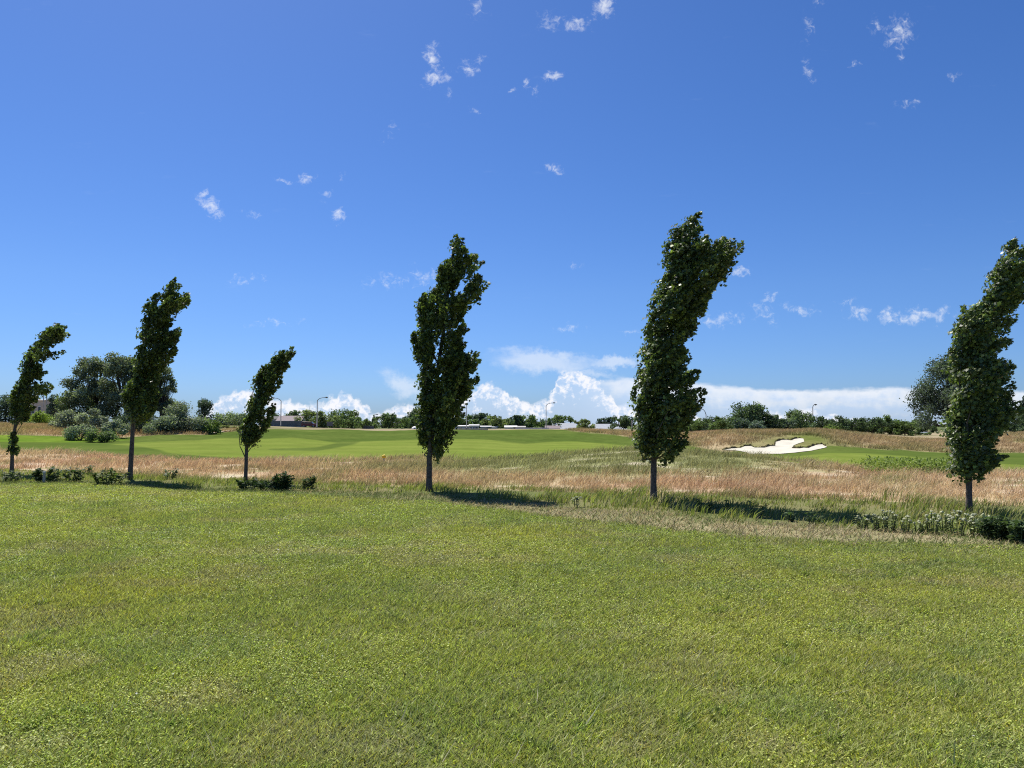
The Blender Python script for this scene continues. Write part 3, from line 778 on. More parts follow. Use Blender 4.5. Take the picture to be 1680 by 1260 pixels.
p5 = Z([(145, 1190), (165, 1100), (195, 1040), (185, 960), (190, 900), (170, 830), (205, 780), (215, 720), (240, 650), (290, 610), (330, 570), (355, 520), (340, 450), (335, 390), (350, 320), (385, 270), (390, 215), (440, 190), (500, 175),
        (520, 110), (560, 95), (590, 100), (590, 55), (625, 35), (640, 60), (610, 100), (655, 140), (660, 200), (685, 250), (690, 300), (720, 300), (770, 250), (820, 215), (840, 235), (800, 280), (850, 260), (890, 255), (900, 285), (980, 270),
        (990, 290), (945, 330), (1000, 345), (985, 375), (930, 390), (890, 410), (915, 450), (910, 480), (870, 500), (900, 545), (840, 590), (790, 600), (740, 650), (720, 680), (755, 700), (740, 725), (700, 740), (690, 790), (660, 810), (685, 860),
        (660, 900), (600, 940), (590, 1000), (560, 1060), (540, 1120), (510, 1180), (530, 1240)], 1020, 340, 5.04) + \
     Z([(490, 20), (530, 60), (515, 90), (470, 100), (490, 150), (540, 130), (610, 130), (625, 150), (590, 185), (580, 240), (610, 310), (625, 350), (605, 410), (575, 440), (580, 480), (530, 530), (510, 570), (490, 640), (490, 710), (465, 770),
        (445, 810), (400, 850), (345, 855), (290, 865), (230, 850), (185, 835), (140, 800), (115, 720), (105, 640), (90, 560), (85, 480), (95, 420), (75, 360), (85, 280), (75, 240), (90, 195), (120, 180), (115, 90), (150, 50)], 1020, 580, 4.846)
bent_tree("tallest of the bent trees, right of the middle, crown flagged out to the right", 15.4, [p5],
          Z([(252, 1170), (255, 850), (290, 600), (310, 300)], 1020, 580, 4.846) + Z([(330, 1100), (380, 800), (450, 550), (560, 250), (600, 120)], 1020, 340, 5.04), 0.062, 105, (0.088, 0.122, 0.037), 0.41, 2000, 0.085)
p6 = Z([(140, 1200), (135, 1040), (145, 960), (155, 890), (200, 820), (240, 770), (245, 720), (310, 685), (390, 655), (415, 620), (405, 590), (430, 540), (415, 480), (470, 410), (510, 360), (545, 310), (555, 260), (595, 210), (605, 165), (640, 100),
        (690, 65), (725, 55), (725, 90), (685, 130), (680, 190), (700, 210), (760, 160), (830, 110), (900, 90), (900, 130), (840, 200), (760, 300), (720, 320), (760, 340), (850, 290), (900, 300), (840, 380), (760, 440), (740, 500), (790, 510),
        (760, 570), (700, 620), (650, 680), (600, 730), (540, 770), (510, 760), (520, 800), (570, 800), (610, 760), (680, 750), (760, 725), (820, 720), (800, 760), (700, 800), (640, 830), (600, 870), (540, 880), (510, 920), (550, 930), (600, 945),
        (590, 990), (550, 1035), (510, 1020), (500, 1080), (520, 1130), (560, 1120), (600, 1140), (560, 1180), (650, 1170), (665, 1210), (610, 1245)], 1530, 370, 5.04) + \
     Z([(680, 220), (710, 270), (715, 290), (690, 310), (680, 370), (660, 420), (715, 395), (735, 430), (750, 465), (710, 470), (705, 520), (650, 560), (600, 590), (625, 650), (600, 690), (625, 740), (600, 780), (580, 830), (545, 840), (545, 885),
        (490, 890), (440, 885), (390, 885), (330, 890), (300, 850), (290, 800), (300, 750), (275, 690), (250, 650), (240, 600), (245, 550), (260, 500), (275, 420), (320, 370), (280, 330), (285, 260), (270, 210), (300, 150)], 1490, 570, 4.2)
bent_tree("bent tree at the right edge, its crown running out of the frame", 12.9, [p6],
          Z([(420, 1165), (418, 890), (430, 600), (445, 300)], 1490, 570, 4.2) + Z([(340, 1000), (400, 700), (500, 550), (600, 300), (690, 90)], 1530, 370, 5.04), 0.052, 106, (0.090, 0.126, 0.040), 0.42, 2300, 0.078)

# ------------------------------------------------------------------ background trees and shrubs
QUAD = np.array([(0, -0.5), (0.42, 0.05), (0.1, 0.55), (-0.4, 0.0)])
def bg_tree(name, u, vt, w, Y, style, col, label, cat="tree", group=None, lean=0.0, n=None, vb=None):
    seed = int(u * 7 + vt); g = np.random.default_rng(seed); random.seed(seed)
    k = Y / F; s, _ = ray(u, 700); x = float(s) * Y; zb = float(hgt(x, Y))
    if vb is not None: zb = EYE - (vb - VH) * k
    zt = EYE + (VH - vt) * k; Ht = max(zt - zb, 0.5); R = w * k / 2 * (1.12 if style == 'shrub' else 1.0)
    root = empty(name, (x, Y, zb), label, cat, group)
    lobes = []
    if style == 'round':
        Ht *= 1.14
        R *= 1.55
        for i in range(30):
            a = g.uniform(0, 6.283); h_ = g.uniform(0.10, 0.92); q = math.sqrt(g.random()) * math.sqrt(max(0.05, 1 - (max(0, h_ - 0.42) / 0.58) ** 2)) * 0.86
            lobes.append((np.array((math.cos(a) * R * q, math.sin(a) * R * q, Ht * h_ * 0.95)), min(R, Ht * 0.5) * g.uniform(0.22, 0.42)))
        lobes.append((np.array((0, 0, Ht * 0.45)), min(R, Ht * 0.5) * 0.7))
    elif style == 'spread':
        Ht *= 1.08
        for i in range(46):
            a = g.uniform(0, 6.283); q = math.sqrt(g.uniform(0.0, 1)); zz_ = Ht * (0.18 + 0.72 * g.random() * math.sqrt(max(0.05, 1 - q * q * 0.85)))
            lobes.append((np.array((math.cos(a) * R * q * 0.84, math.sin(a) * R * q * 0.84, zz_)), R * g.uniform(0.15, 0.3)))
        for i in range(7): lobes.append((np.array((g.uniform(-.5, .5) * R, g.uniform(-.5, .5) * R, Ht * 0.80 + g.uniform(-.06, .06) * Ht)), R * 0.27))
    elif style == 'shrub':
        for i in range(15):
            a = g.uniform(0, 6.283); q = math.sqrt(g.random()) * 0.78; top = Ht * (1 - 0.55 * q * q)
            r_ = min(R, Ht) * g.uniform(0.22, 0.36)
            lobes.append((np.array((math.cos(a) * R * q, math.sin(a) * R * q, g.uniform(0.25, 1) * (top - r_) + 0.1 * r_)), r_))
    elif style == 'open':
        for i in range(64):
            a = g.uniform(0, 6.283); h_ = g.uniform(0.22, 0.95); q = math.sqrt(g.uniform(0.05, 1)) * (1.0 - 0.62 * max(0, h_ - 0.55) / 0.45)
            lobes.append((np.array((math.cos(a) * R * q * 0.88, math.sin(a) * R * q * 0.88, Ht * h_)), R * g.uniform(0.09, 0.22)))
    elif style == 'hedge':
        for i in range(int(30 + w * 0.4)):
            r_ = Ht * g.uniform(0.2, 0.38); lobes.append((np.array((g.uniform(-R, R), g.uniform(-0.6, 0.6) * Ht, g.uniform(0.12, 0.8) * Ht)), r_))
    elif style == 'conifer':
        for i in range(26):
            h_ = (i + 0.5) / 26; r_ = R * (1 - h_) * 0.95 + 0.04 * R; a = g.uniform(0, 6.283)
            lobes.append((np.array((math.cos(a) * r_ * 0.55, math.sin(a) * r_ * 0.55, Ht * (0.06 + 0.92 * h_))), r_ * 0.55 + 0.03 * R))
    for i, (c_, r_) in enumerate(lobes):
        c_[0] += lean * c_[2]
    wt = np.array([r_ ** 2 for _, r_ in lobes]); wt /= wt.sum()
    if n is None: n = int(np.clip(w * (Ht / k) * (1.7 if style == 'open' else 2.6), 800, 20000))
    li = g.choice(len(lobes), n, p=wt)
    lc = np.array([c_ for c_, _ in lobes])[li]; lr = np.array([r_ for _, r_ in lobes])[li]
    d = g.normal(0, 1, (n, 3)); d /= np.linalg.norm(d, axis=1)[:, None]
    rad = lr * (0.3 + 0.85 * g.random(n) ** 0.6) * g.lognormal(0, 0.16, n)
    pos = lc + d * rad[:, None] * np.array((1.05, 1.05, 0.85))
    pos[:, 2] = np.maximum(pos[:, 2], 0.05)
    tint = g.lognormal(0, 0.16, len(lobes))[li] * g.lognormal(0, 0.24, n)
    c = np.array(col)[None] * tint[:, None] * 2.05
    size = g.uniform(0.7, 1.5, n) * max(0.10, (2.5 if style == 'spread' else 2.1) * k)
    leaves_mesh("crown" if style not in ('shrub', 'hedge') else "foliage", pos, g.normal(0, 1, (n, 3)) + (0.4, 0, -0.2), d + g.normal(0, 0.6, (n, 3)) + (0, 0, 0.4), size, np.clip(c, 0, 0.6), M_bg, root, QUAD, 0.2)
    mb = MB()
    if style in ('shrub', 'hedge'):
        if style == 'hedge': mb.tube([(-R, 0, 0.05), (-R * 0.3, 0.1, 0.12), (R * 0.3, -0.1, 0.1), (R, 0, 0.05)], [0.06, 0.1, 0.1, 0.06], 6)
        for c_, r_ in lobes[:7]:
            mb.tube([(c_[0] * 0.95, 0, 0.06), c_ * np.array((0.95, 0.5, 0.5)), c_] if style == 'hedge' else [(0, 0, -0.1), c_ * 0.5 + np.array((0, 0, 0.1)), c_], [0.05, 0.04, 0.01], 5)
        mb.build("stem", M_bgbark, root)
    else:
        tr = max(0.10, Ht * 0.022)
        top = np.array((lean * Ht * 0.8, 0, Ht * 0.8))
        pts = [np.array((0, 0, -0.2)), np.array((0.02 * Ht, 0, Ht * 0.22)), np.array((lean * Ht * 0.45 - 0.015 * Ht, 0.01 * Ht, Ht * 0.48)), top]
        mb.tube(pts, [tr * 1.25, tr, tr * 0.7, tr * 0.15], 8, 0.1)
        if style != 'conifer':
            for c_, r_ in lobes:
                f = g.uniform(0.15, 0.5); a = pts[1] * (1 - f) + pts[2] * f if c_[2] > Ht * 0.3 else pts[1] * 0.7
                mid = a * 0.5 + c_ * 0.5 + np.array((0, 0, -0.04 * Ht))
                mb.tube([a, mid, c_], [tr * 0.5, tr * 0.32, tr * 0.08], 5)
        mb.build("trunk", M_bgbark, root)
    return root

DK = (0.046, 0.066, 0.034); MG = (0.066, 0.092, 0.036); OL = (0.095, 0.115, 0.046); SV = (0.142, 0.155, 0.115); YG = (0.13, 0.17, 0.035); BL = (0.045, 0.062, 0.045); CW = (0.088, 0.102, 0.066)
G1 = "trees left of the fairway"; G2 = "trees along the far road"; G3 = "trees behind the bunker mound"; GS = "silvery shrubs left of the fairway"
for a in [
    ("broadleaf_tree", 8, 652, 62, 118, 'round', BL, "dark dense tree at the far left edge of the photo", "tree", G1),
    ("broadleaf_tree", 86, 651, 17, 190, 'round', BL, "small dark tree just right of the beige building", "tree", G1),
    ("shrub", 70, 671, 38, 116, 'shrub', YG, "bright yellow-green bush below the beige building", "shrub"),
    ("shrub", 47, 690, 26, 108, 'shrub', (0.14, 0.16, 0.08), "low pale green bush on the dry bank behind the leftmost bent tree", "shrub"),
    ("shrub", 106, 669, 46, 98, 'shrub', SV, "silvery shrub leftmost in the clump under the cottonwoods", "shrub", GS),
    ("shrub", 132, 690, 44, 84, 'shrub', (0.132, 0.15, 0.105), "low silvery shrub in front of the clump, nearest the mown grass", "shrub", GS),
    ("broadleaf_tree", 122, 652, 48, 106, 'round', OL, "olive green round tree under the open cottonwood", "tree", G1),
    ("shrub", 152, 668, 42, 96, 'shrub', SV, "tall silvery shrub below the open cottonwood's trunk", "shrub", GS),
    ("cottonwood", 152, 588, 100, 108, 'open', CW, "large open-crowned cottonwood with a limb reaching left", "tree", G1),
    ("cottonwood", 203, 577, 84, 106, 'spread', CW, "tallest dense cottonwood, partly behind the second bent tree", "tree", G1),
    ("cottonwood", 262, 596, 74, 110, 'open', CW, "airy cottonwood showing to the right of the second bent tree", "tree", G1),
    ("shrub", 188, 684, 40, 88, 'shrub', (0.135, 0.15, 0.11), "silvery shrub at the foot of the tallest cottonwood", "shrub", GS),
    ("shrub", 166, 700, 40, 82, 'shrub', (0.07, 0.095, 0.038), "low fresh green bush in front of the silvery shrubs", "shrub"),
    ("shrub", 222, 668, 60, 96, 'shrub', BL, "dark understorey bush behind the second bent tree's trunk", "shrub"),
    ("shrub", 262, 680, 46, 94, 'shrub', (0.10, 0.12, 0.085), "grey-green bush between the airy cottonwood and the big silver bush", "shrub"),
    ("shrub", 303, 654, 70, 96, 'shrub', (0.115, 0.13, 0.09), "big rounded silvery bush right of the cottonwoods", "shrub", GS),
    ("broadleaf_tree", 335, 658, 20, 135, 'round', BL, "slim small tree rising behind the right end of the silvery bushes", "tree", G1),
    ("shrub", 342, 684, 44, 97, 'shrub', (0.075, 0.105, 0.03), "dark green bush at the bottom right of the left-hand clump", "shrub"),
    ("shrub", 374, 671, 56, 170, 'shrub', (0.13, 0.155, 0.095), "long pale olive thicket above the cart path", "shrub"),
    ("shrub", 398, 673, 24, 172, 'shrub', MG, "dark bush at the right end of the pale thicket, behind the shortest bent tree", "shrub"),
    ("shrub", 375, 696, 36, 130, 'shrub', (0.14, 0.15, 0.06), "scrubby olive bush on the bank beside the cart path", "shrub"),
    ("broadleaf_tree", 450, 681, 26, 290, 'round', DK, "dark tree behind the white house left of the first lamp", "tree", G2),
    ("broadleaf_tree", 484, 676, 26, 295, 'round', DK, "dark low tree behind the pinkish roof", "tree", G2),
    ("broadleaf_tree", 512, 676, 42, 262, 'round', OL, "olive tree directly behind the dark red van", "tree", G2),
    ("broadleaf_tree", 541, 682, 30, 265, 'round', OL, "low olive tree behind the road sign", "tree", G2),
    ("broadleaf_tree", 565, 675, 40, 275, 'round', MG, "round-topped tree right of the road sign", "tree", G2),
    ("broadleaf_tree", 578, 686, 46, 250, 'round', MG, "broad dark bushy tree left of the grey board fence", "tree", G2),
    ("conifer_tree", 613, 679, 11, 300, 'conifer', DK, "small pointed conifer beside the short lamp", "tree", G2),
    ("broadleaf_tree", 605, 688, 26, 290, 'round', MG, "low tree behind the grey board fence", "tree", G2),
    ("broadleaf_tree", 638, 681, 50, 262, 'round', MG, "wide bushy tree just right of the short lamp", "tree", G2),
    ("broadleaf_tree", 664, 686, 24, 310, 'round', BL, "small hazy tree left of the white dome tent", "tree", G2),
    ("broadleaf_tree", 690, 673, 52, 300, 'round', DK, "taller dark tree against the left side of the upright bent tree", "tree", G2),
    ("broadleaf_tree", 760, 684, 46, 330, 'round', MG, "green tree at the foot of the lamp right of the upright bent tree", "tree", G2),
    ("broadleaf_tree", 792, 681, 50, 340, 'round', BL, "broad rounded tree over the white mobile home with windows", "tree", G2),
    ("broadleaf_tree", 812, 684, 40, 310, 'round', OL, "bushy olive tree between the mobile homes", "tree", G2),
    ("broadleaf_tree", 833, 687, 32, 330, 'round', BL, "low bluish tree left of the crooked dark tree", "tree", G2),
    ("broadleaf_tree", 850, 681, 22, 320, 'spread', DK, "crooked dark tree with a flat umbrella top", "tree", G2),
    ("broadleaf_tree", 868, 683, 38, 335, 'round', MG, "domed tree right of the crooked dark tree", "tree", G2),
    ("broadleaf_tree", 916, 683, 42, 335, 'round', MG, "wide tree right of the tall middle lamp", "tree", G2),
    ("broadleaf_tree", 904, 691, 30, 300, 'round', DK, "low dark tree in front of the long grey roof's left end", "tree", G2),
    ("broadleaf_tree", 957, 690, 30, 250, 'round', OL, "rounded olive tree in front of the long grey roof", "tree", G2),
    ("broadleaf_tree", 988, 687, 13, 400, 'round', BL, "left of two small trees above the long grey roof", "tree", G2),
    ("broadleaf_tree", 1001, 686, 13, 400, 'round', BL, "right of two small trees above the long grey roof", "tree", G2),
    ("broadleaf_tree", 1023, 684, 34, 205, 'round', DK, "dark bushy tree left of the tallest bent tree, beside a pale post", "tree", G2),
    ("hedge", 556, 690, 90, 285, 'hedge', MG, "low continuous hedge behind the road sign and the dark bushy tree", "hedge"),
    ("hedge", 680, 688, 110, 345, 'hedge', BL, "low hazy hedge behind the white dome tent", "hedge"),
    ("hedge", 812, 688, 170, 360, 'hedge', MG, "long low tree belt behind the white mobile homes", "hedge"),
    ("hedge", 1195, 692, 150, 190, 'hedge', DK, "dark understorey hedge linking the curved lamp and the domed oak", "hedge"),
    ("hedge", 1400, 692, 210, 178, 'hedge', DK, "dark understorey hedge behind the trees right of the straight lamp post", "hedge"),
    ("broadleaf_tree", 1100, 684, 60, 190, 'round', MG, "tree mostly behind the tallest bent tree's crown", "tree", G3),
    ("broadleaf_tree", 1144, 688, 42, 165, 'round', MG, "green tree left of the curved lamp, right of the tallest bent tree", "tree", G3),
    ("broadleaf_tree", 1162, 684, 20, 175, 'round', BL, "narrow dark tree directly behind the curved lamp", "tree", G3),
    ("broadleaf_tree", 1182, 686, 34, 160, 'round', MG, "round tree between the curved lamp and the big oak", "tree", G3),
    ("oak_tree", 1230, 666, 78, 150, 'spread', DK, "big dark oak with a domed crown behind the mound", "tree", G3),
    ("shrub", 1222, 682, 52, 138, 'shrub', BL, "dark undergrowth bush beneath the domed oak", "shrub"),
    ("shrub", 1243, 684, 26, 132, 'shrub', (0.075, 0.095, 0.08), "blue-grey bush at the right foot of the domed oak", "shrub"),
    ("broadleaf_tree", 1263, 684, 24, 150, 'round', DK, "dark tree hugging the right side of the domed oak", "tree", G3),
    ("broadleaf_tree", 1274, 680, 13, 170, 'open', (0.10, 0.12, 0.09), "thin wispy pale tree right of the domed oak", "tree", G3),
    ("broadleaf_tree", 1289, 689, 28, 150, 'round', BL, "low dark tree between the wispy tree and the tall grey-green one", "tree", G3),
    ("broadleaf_tree", 1312, 677, 48, 158, 'round', (0.075, 0.10, 0.05), "tall grey-green tree left of the straight lamp post", "tree", G3),
    ("broadleaf_tree", 1349, 685, 34, 150, 'round', DK, "dark round tree just right of the straight lamp post", "tree", G3),
    ("shrub", 1362, 696, 30, 135, 'shrub', (0.095, 0.125, 0.04), "lighter green bush in front of the dark round tree", "shrub"),
    ("broadleaf_tree", 1390, 684, 46, 140, 'round', DK, "large dark tree above the pale marker post", "tree", G3),
    ("broadleaf_tree", 1432, 687, 42, 140, 'round', DK, "dark tree right of the pale marker post", "tree", G3),
    ("broadleaf_tree", 1458, 685, 44, 145, 'round', MG, "tallest tree in the run right of the pale marker post", "tree", G3),
    ("broadleaf_tree", 1484, 693, 42, 142, 'round', MG, "lowering tree at the right end of the run, left of the white gable", "tree", G3),
    ("broadleaf_tree", 1514, 691, 40, 215, 'round', DK, "dark tree behind the white gabled house", "tree", G3),
    ("shrub", 1518, 709, 26, 165, 'shrub', (0.08, 0.11, 0.05), "grey-green bush in front of the white gabled house", "shrub"),
    ("shade_tree", 1566, 584, 118, 120, 'spread', (0.05, 0.065, 0.05), "very big dark shade tree behind the bent tree at the right edge", "tree", G3),
    ("broadleaf_tree", 1645, 676, 56, 128, 'round', DK, "low dark tree filling the gap right of the big shade tree", "tree", G3),
    ("conifer_tree", 1682, 648, 40, 135, 'conifer', (0.03, 0.045, 0.038), "dark pointed conifer cut by the right edge of the photo", "tree", G3),
]:
    bg_tree(*a)

# ------------------------------------------------------------------ plants along the row
LF = np.array([(0, 0), (0.22, 0.3), (0.2, 0.65), (0, 1), (-0.2, 0.65), (-0.22, 0.3)])
def plant(name, u, v, hpx, wpx, label, col=(0.07, 0.115, 0.04), leaf=0.09, nstem=9, perst=16, flower=0, group=None, cat="plant", lean=0.25, droop=-0.1, fcol=M_flower, Y=None):
    seed = int(u * 13 + v); g = np.random.default_rng(seed); random.seed(seed)
    x, y, z = hit(u, v, 8, 60)
    k = y / F; Ht = hpx * k; R = wpx * k / 2
    root = empty(name, (x, y, z), label, cat, group)
    mb = MB(); P = []; A = []; tips = []
    for i in range(nstem):
        a = g.uniform(0, 6.283); q = math.sqrt(g.random()); hh_ = Ht * g.uniform(0.7, 1.0) * (1 - 0.25 * q * q)
        b = np.array((math.cos(a) * R * q * 0.55, math.sin(a) * R * q * 0.55, -0.03))
        e = np.array((math.cos(a) * R * q + lean * hh_ * 0.6, math.sin(a) * R * q, hh_))
        m_ = b * 0.5 + e * 0.5 + np.array((-lean * hh_ * 0.12, 0, 0.05 * hh_))
        mb.tube([b, m_, e], [0.009, 0.007, 0.004], 5)
        tips.append(e)
        for j in range(perst):
            t = g.uniform(0.12, 1.0); p = (b * (1 - t) ** 2 + 2 * m_ * t * (1 - t) + e * t * t)
            an = g.uniform(0, 6.283)
            P.append(p); A.append((math.cos(an) + lean, math.sin(an), 0.45 + droop))
    mb.build("stems", M_stem, root)
    P = np.array(P); A = np.array(A) + g.normal(0, 0.25, (len(P), 3)); n = len(P)
    c = np.array(col)[None] * g.lognormal(0, 0.25, n)[:, None]
    leaves_mesh("leaves", P, A, g.normal(0, 0.45, (n, 3)) + (0, 0, 1), g.uniform(0.6, 1.25, n) * leaf, np.clip(c, 0, .6), M_plant, root, LF, 0.3)
    for e in tips[:flower]:
        fb = MB(); r_ = g.uniform(0.016, 0.032); ring = []; vs = [tuple(e + np.array((0, 0, 0.03)))]; fs = []
        for q in range(12):
            an = q * math.pi / 6
            for rr_, zz_ in ((0.55, 0.028), (1.0, 0.012)):
                k_ = r_ * rr_ * g.uniform(0.75, 1.2); vs.append((e[0] + math.cos(an) * k_, e[1] + math.sin(an) * k_, e[2] + zz_ + g.uniform(-0.006, 0.006)))
        vs.append(tuple(e))
        for q in range(12):
            a_, b_ = 1 + 2 * q, 1 + 2 * ((q + 1) % 12)
            fs += [(0, a_, b_), (a_, a_ + 1, b_ + 1, b_), (a_ + 1, 25, b_ + 1)]
        fb.add(vs, fs); fb.build("flower_head", fcol, root)
    return root
DKP = (0.07, 0.10, 0.045)
plant("milkweed_plant", 76, 790, 25, 46, "dark leafy bush with pale flowers right of the leftmost trunk", DKP, 0.13, 16, 18, 7, cat="shrub")
plant("milkweed_plant", 118, 790, 24, 34, "leafy bush with pale flower clusters, second from the left trunk", (0.06, 0.095, 0.035), 0.12, 12, 16, 6, cat="shrub")
plant("milkweed_plant", 145, 779, 18, 24, "small leafy sprig behind the two pale-flowered bushes", (0.09, 0.125, 0.06), 0.10, 6, 12, 0)
plant("leafy_bush", 178, 795, 30, 54, "wide yellow-green bush just left of the second bent tree's trunk", (0.10, 0.135, 0.045), 0.12, 20, 18, 0, cat="shrub")
plant("seedling_tree", 277, 786, 20, 26, "lone grey-green seedling standing in the dry grass", (0.12, 0.15, 0.085), 0.10, 8, 12, 0, cat="plant")
plant("tall_weed", 14, 790, 20, 40, "pale leafy weeds around the leftmost trunk", (0.13, 0.16, 0.085), 0.09, 16, 14, 4)
plant("tall_weed", 412, 803, 20, 46, "dark ragged weeds at the foot of the shortest bent tree", (0.055, 0.085, 0.03), 0.10, 18, 14, 0)
plant("tall_weed", 436, 804, 18, 30, "dark weed clump between the shortest bent tree and the round bush", (0.05, 0.08, 0.03), 0.09, 12, 14, 0)
plant("round_bush", 463, 804, 31, 32, "dense round dark green bush right of the shortest bent tree", (0.045, 0.078, 0.03), 0.09, 26, 30, 0, cat="shrub", lean=0.1)
plant("round_bush", 504, 802, 24, 22, "smaller loose bush right of the dense round one", (0.065, 0.10, 0.035), 0.09, 12, 20, 0, cat="shrub", lean=0.3)
plant("milkweed_plant", 945, 832, 22, 14, "single pale silvery plant between the two middle trees", (0.26, 0.28, 0.17), 0.10, 3, 10, 0)
for (u, v, h, w, lb) in [(1148, 838, 22, 16, "dark broad-leaved stalk nearest the tallest bent tree's trunk, in its shadow"), (1168, 840, 26, 16, "tallest dark stalk in the shadow of the tallest bent tree"),
                         (1190, 842, 24, 14, "dark stalk right of the tallest one in that shadow"), (1240, 848, 28, 30, "leafy dark weed in the middle of the right-hand tree shadow"),
                         (1300, 856, 24, 20, "dark weed stalk near the right end of the tree shadow"), (1335, 862, 26, 26, "dark weed at the very tip of the tree shadow")]:
    plant("milkweed_stalk", u, v, h, w, lb, (0.075, 0.115, 0.05), 0.075, 4, 11, 0, group="weed stalks by the right-hand shadow", lean=0.1)
for (u, v, h, w, fl) in [(1415, 868, 24, 24, 4), (1440, 870, 28, 26, 5), (1462, 872, 30, 26, 6), (1486, 874, 26, 26, 5), (1508, 874, 22, 22, 4), (1532, 876, 28, 26, 6), (1552, 872, 34, 30, 8), (1572, 878, 32, 30, 8),
                          (1530, 862, 24, 24, 5), (1600, 878, 30, 28, 8), (1566, 858, 20, 24, 6), (1590, 868, 26, 26, 6), (1450, 858, 22, 22, 4), (1618, 866, 24, 22, 5)]:
    plant("white_yarrow", u, v, h, w, "green yarrow with flat cream flower heads in the verge left of the rightmost tree", (0.27, 0.31, 0.14), 0.045, 10, 15, fl, group="cream-flowered yarrow in the right verge", lean=0.15)
plant("leafy_bush", 1636, 884, 40, 62, "big dark glossy bush at the foot of the rightmost tree", (0.085, 0.125, 0.055), 0.085, 34, 26, 0, cat="shrub", lean=0.1)
plant("leafy_bush", 1676, 892, 40, 44, "dark leafy bush cut by the right edge of the photo", (0.08, 0.12, 0.052), 0.085, 24, 24, 0, cat="shrub", lean=0.1)
# light green ground cover at the edge of the fairway
x, y = [], []
for (u, v, su, sv, m) in [(1440, 772, 26, 1.6, 40), (1478, 770, 22, 2.2, 60), (1510, 773, 26, 2.0, 60), (1545, 775, 16, 1.4, 30)]:
    for i in range(m):
        q = hit(u + rng.normal(0, su * 0.6), v + 3 + rng.normal(0, sv), 18, 60); x.append(q[0]); y.append(q[1])
x = np.array(x); y = np.array(y); X, Y = tufts(x, y, 30, 0.22); n = len(X)
P = np.stack([X, Y, hgt(X, Y) + rng.uniform(0.1, 0.5, n)], 1); 
c = mixc((0.16, 0.22, 0.05), (0.26, 0.32, 0.10), rng.random(n))
o = leaves_mesh("ground_cover", P, rng.normal(0, 1, (n, 3)), rng.normal(0, 0.4, (n, 3)) + (0, 0, 1), rng.uniform(0.06, 0.13, n), c, M_plant, None, LF, 0.3)
tag(o, "light green leafy ground cover at the near edge of the right fairway", "ground cover", kind="stuff")

# ------------------------------------------------------------------ street lamps and posts
def street_lamp(u, vt, Y, arm, label, double=False, group="street lamps along the far road", armlen=2.6, mat=M_pole, rise=0.9):
    s, _ = ray(u, 700); x = float(s) * Y; zb = float(hgt(x, Y)); zt = EYE + (VH - vt) * Y / F; Hh = zt - zb
    root = empty("street_lamp", (x, Y, zb), label, "street lamp", group)
    m = MB(); m.tube([(0, 0, -0.3), (0, 0, 0.35), (0, 0, 0.36), (0, 0, Hh - rise)], [0.22, 0.22, 0.17, 0.12], 10); m.build("pole", mat, root, True)
    m = MB(); m.tube([(0, 0, Hh - rise - 0.05), (arm * armlen * 0.25, 0, Hh - rise * 0.45), (arm * armlen * 0.6, 0, Hh - rise * 0.12), (arm * armlen, 0, Hh - 0.02)], [0.10, 0.09, 0.08, 0.07], 8); m.build("arm", mat, root, True)
    m = MB(); m.tube([(arm * (armlen - 0.1), 0, Hh), (arm * (armlen + 0.25), 0, Hh + 0.05), (arm * (armlen + 0.8), 0, Hh - 0.02)], [0.10, 0.22, 0.10], 8)
    hd = m.build("lamp_head", mat, root, True)
    m = MB(); m.tube([(arm * (armlen + 0.3), 0, Hh - 0.16), (arm * (armlen + 0.3), 0, Hh - 0.26)], [0.17, 0.10], 8); m.build("lens", M_lamp, hd)
    return root
street_lamp(460.5, 653, 236, -1, "street lamp with its arm to the left, beside the shortest bent tree", armlen=2.2)
street_lamp(520, 652, 236, 1, "tall street lamp with its arm to the right, behind the dark red van")
street_lamp(613.5, 680, 300, 1, "short lamp post beside the small conifer", armlen=0.9, rise=0.25, mat=M_palepole)
street_lamp(765.5, 661, 262, -1, "street lamp close to the right side of the upright bent tree", armlen=1.2)
street_lamp(896, 661, 272, 1, "tall street lamp midway between the two tallest bent trees")
street_lamp(1158.5, 671, 210, -1, "street lamp with a curved arm right of the tallest bent tree", armlen=1.2, rise=1.5)
street_lamp(1334, 664, 215, 1, "street lamp standing straight behind the bunker mound", armlen=0.5, rise=0.8)

def post(name, u, vt, Y, r, mat, label, cat, r1=None, cap=None):
    s, _ = ray(u, 700); x = float(s) * Y; zb = float(hgt(x, Y)); Hh = EYE + (VH - vt) * Y / F - zb
    m = MB(); m.tube([(0, 0, -0.2), (0, 0, Hh * 0.5), (0, 0, Hh - 0.03), (0, 0, Hh)], [r, r, r1 or r * 0.9, (r1 or r) * 0.6], 10)
    o = m.build(name, mat, None, True); o.location = (x, Y, zb); return tag(o, label, cat)
post("wooden_post", 1037, 690, 125, 0.09, M_palepole, "pale wooden post at the left side of the tallest bent tree", "post")
post("utility_pole", 70, 644, 200, 0.13, M_palepole, "left of two thin poles above the beige building", "pole")
post("utility_pole", 75, 642, 200, 0.13, M_palepole, "right of two thin poles above the beige building", "pole")
post("antenna_mast", 507.5, 667, 420, 0.09, M_pole, "thin faint mast rising left of the tall street lamp", "mast", 0.05)
o = post("marker_post", 1404, 711, 101, 0.13, M_white, "white marker post on the dry crest right of the bunker", "post")
o = post("marker_post", 1406.6, 714, 101.3, 0.10, M_white, "short white stub right beside the marker post on the dry crest", "post")

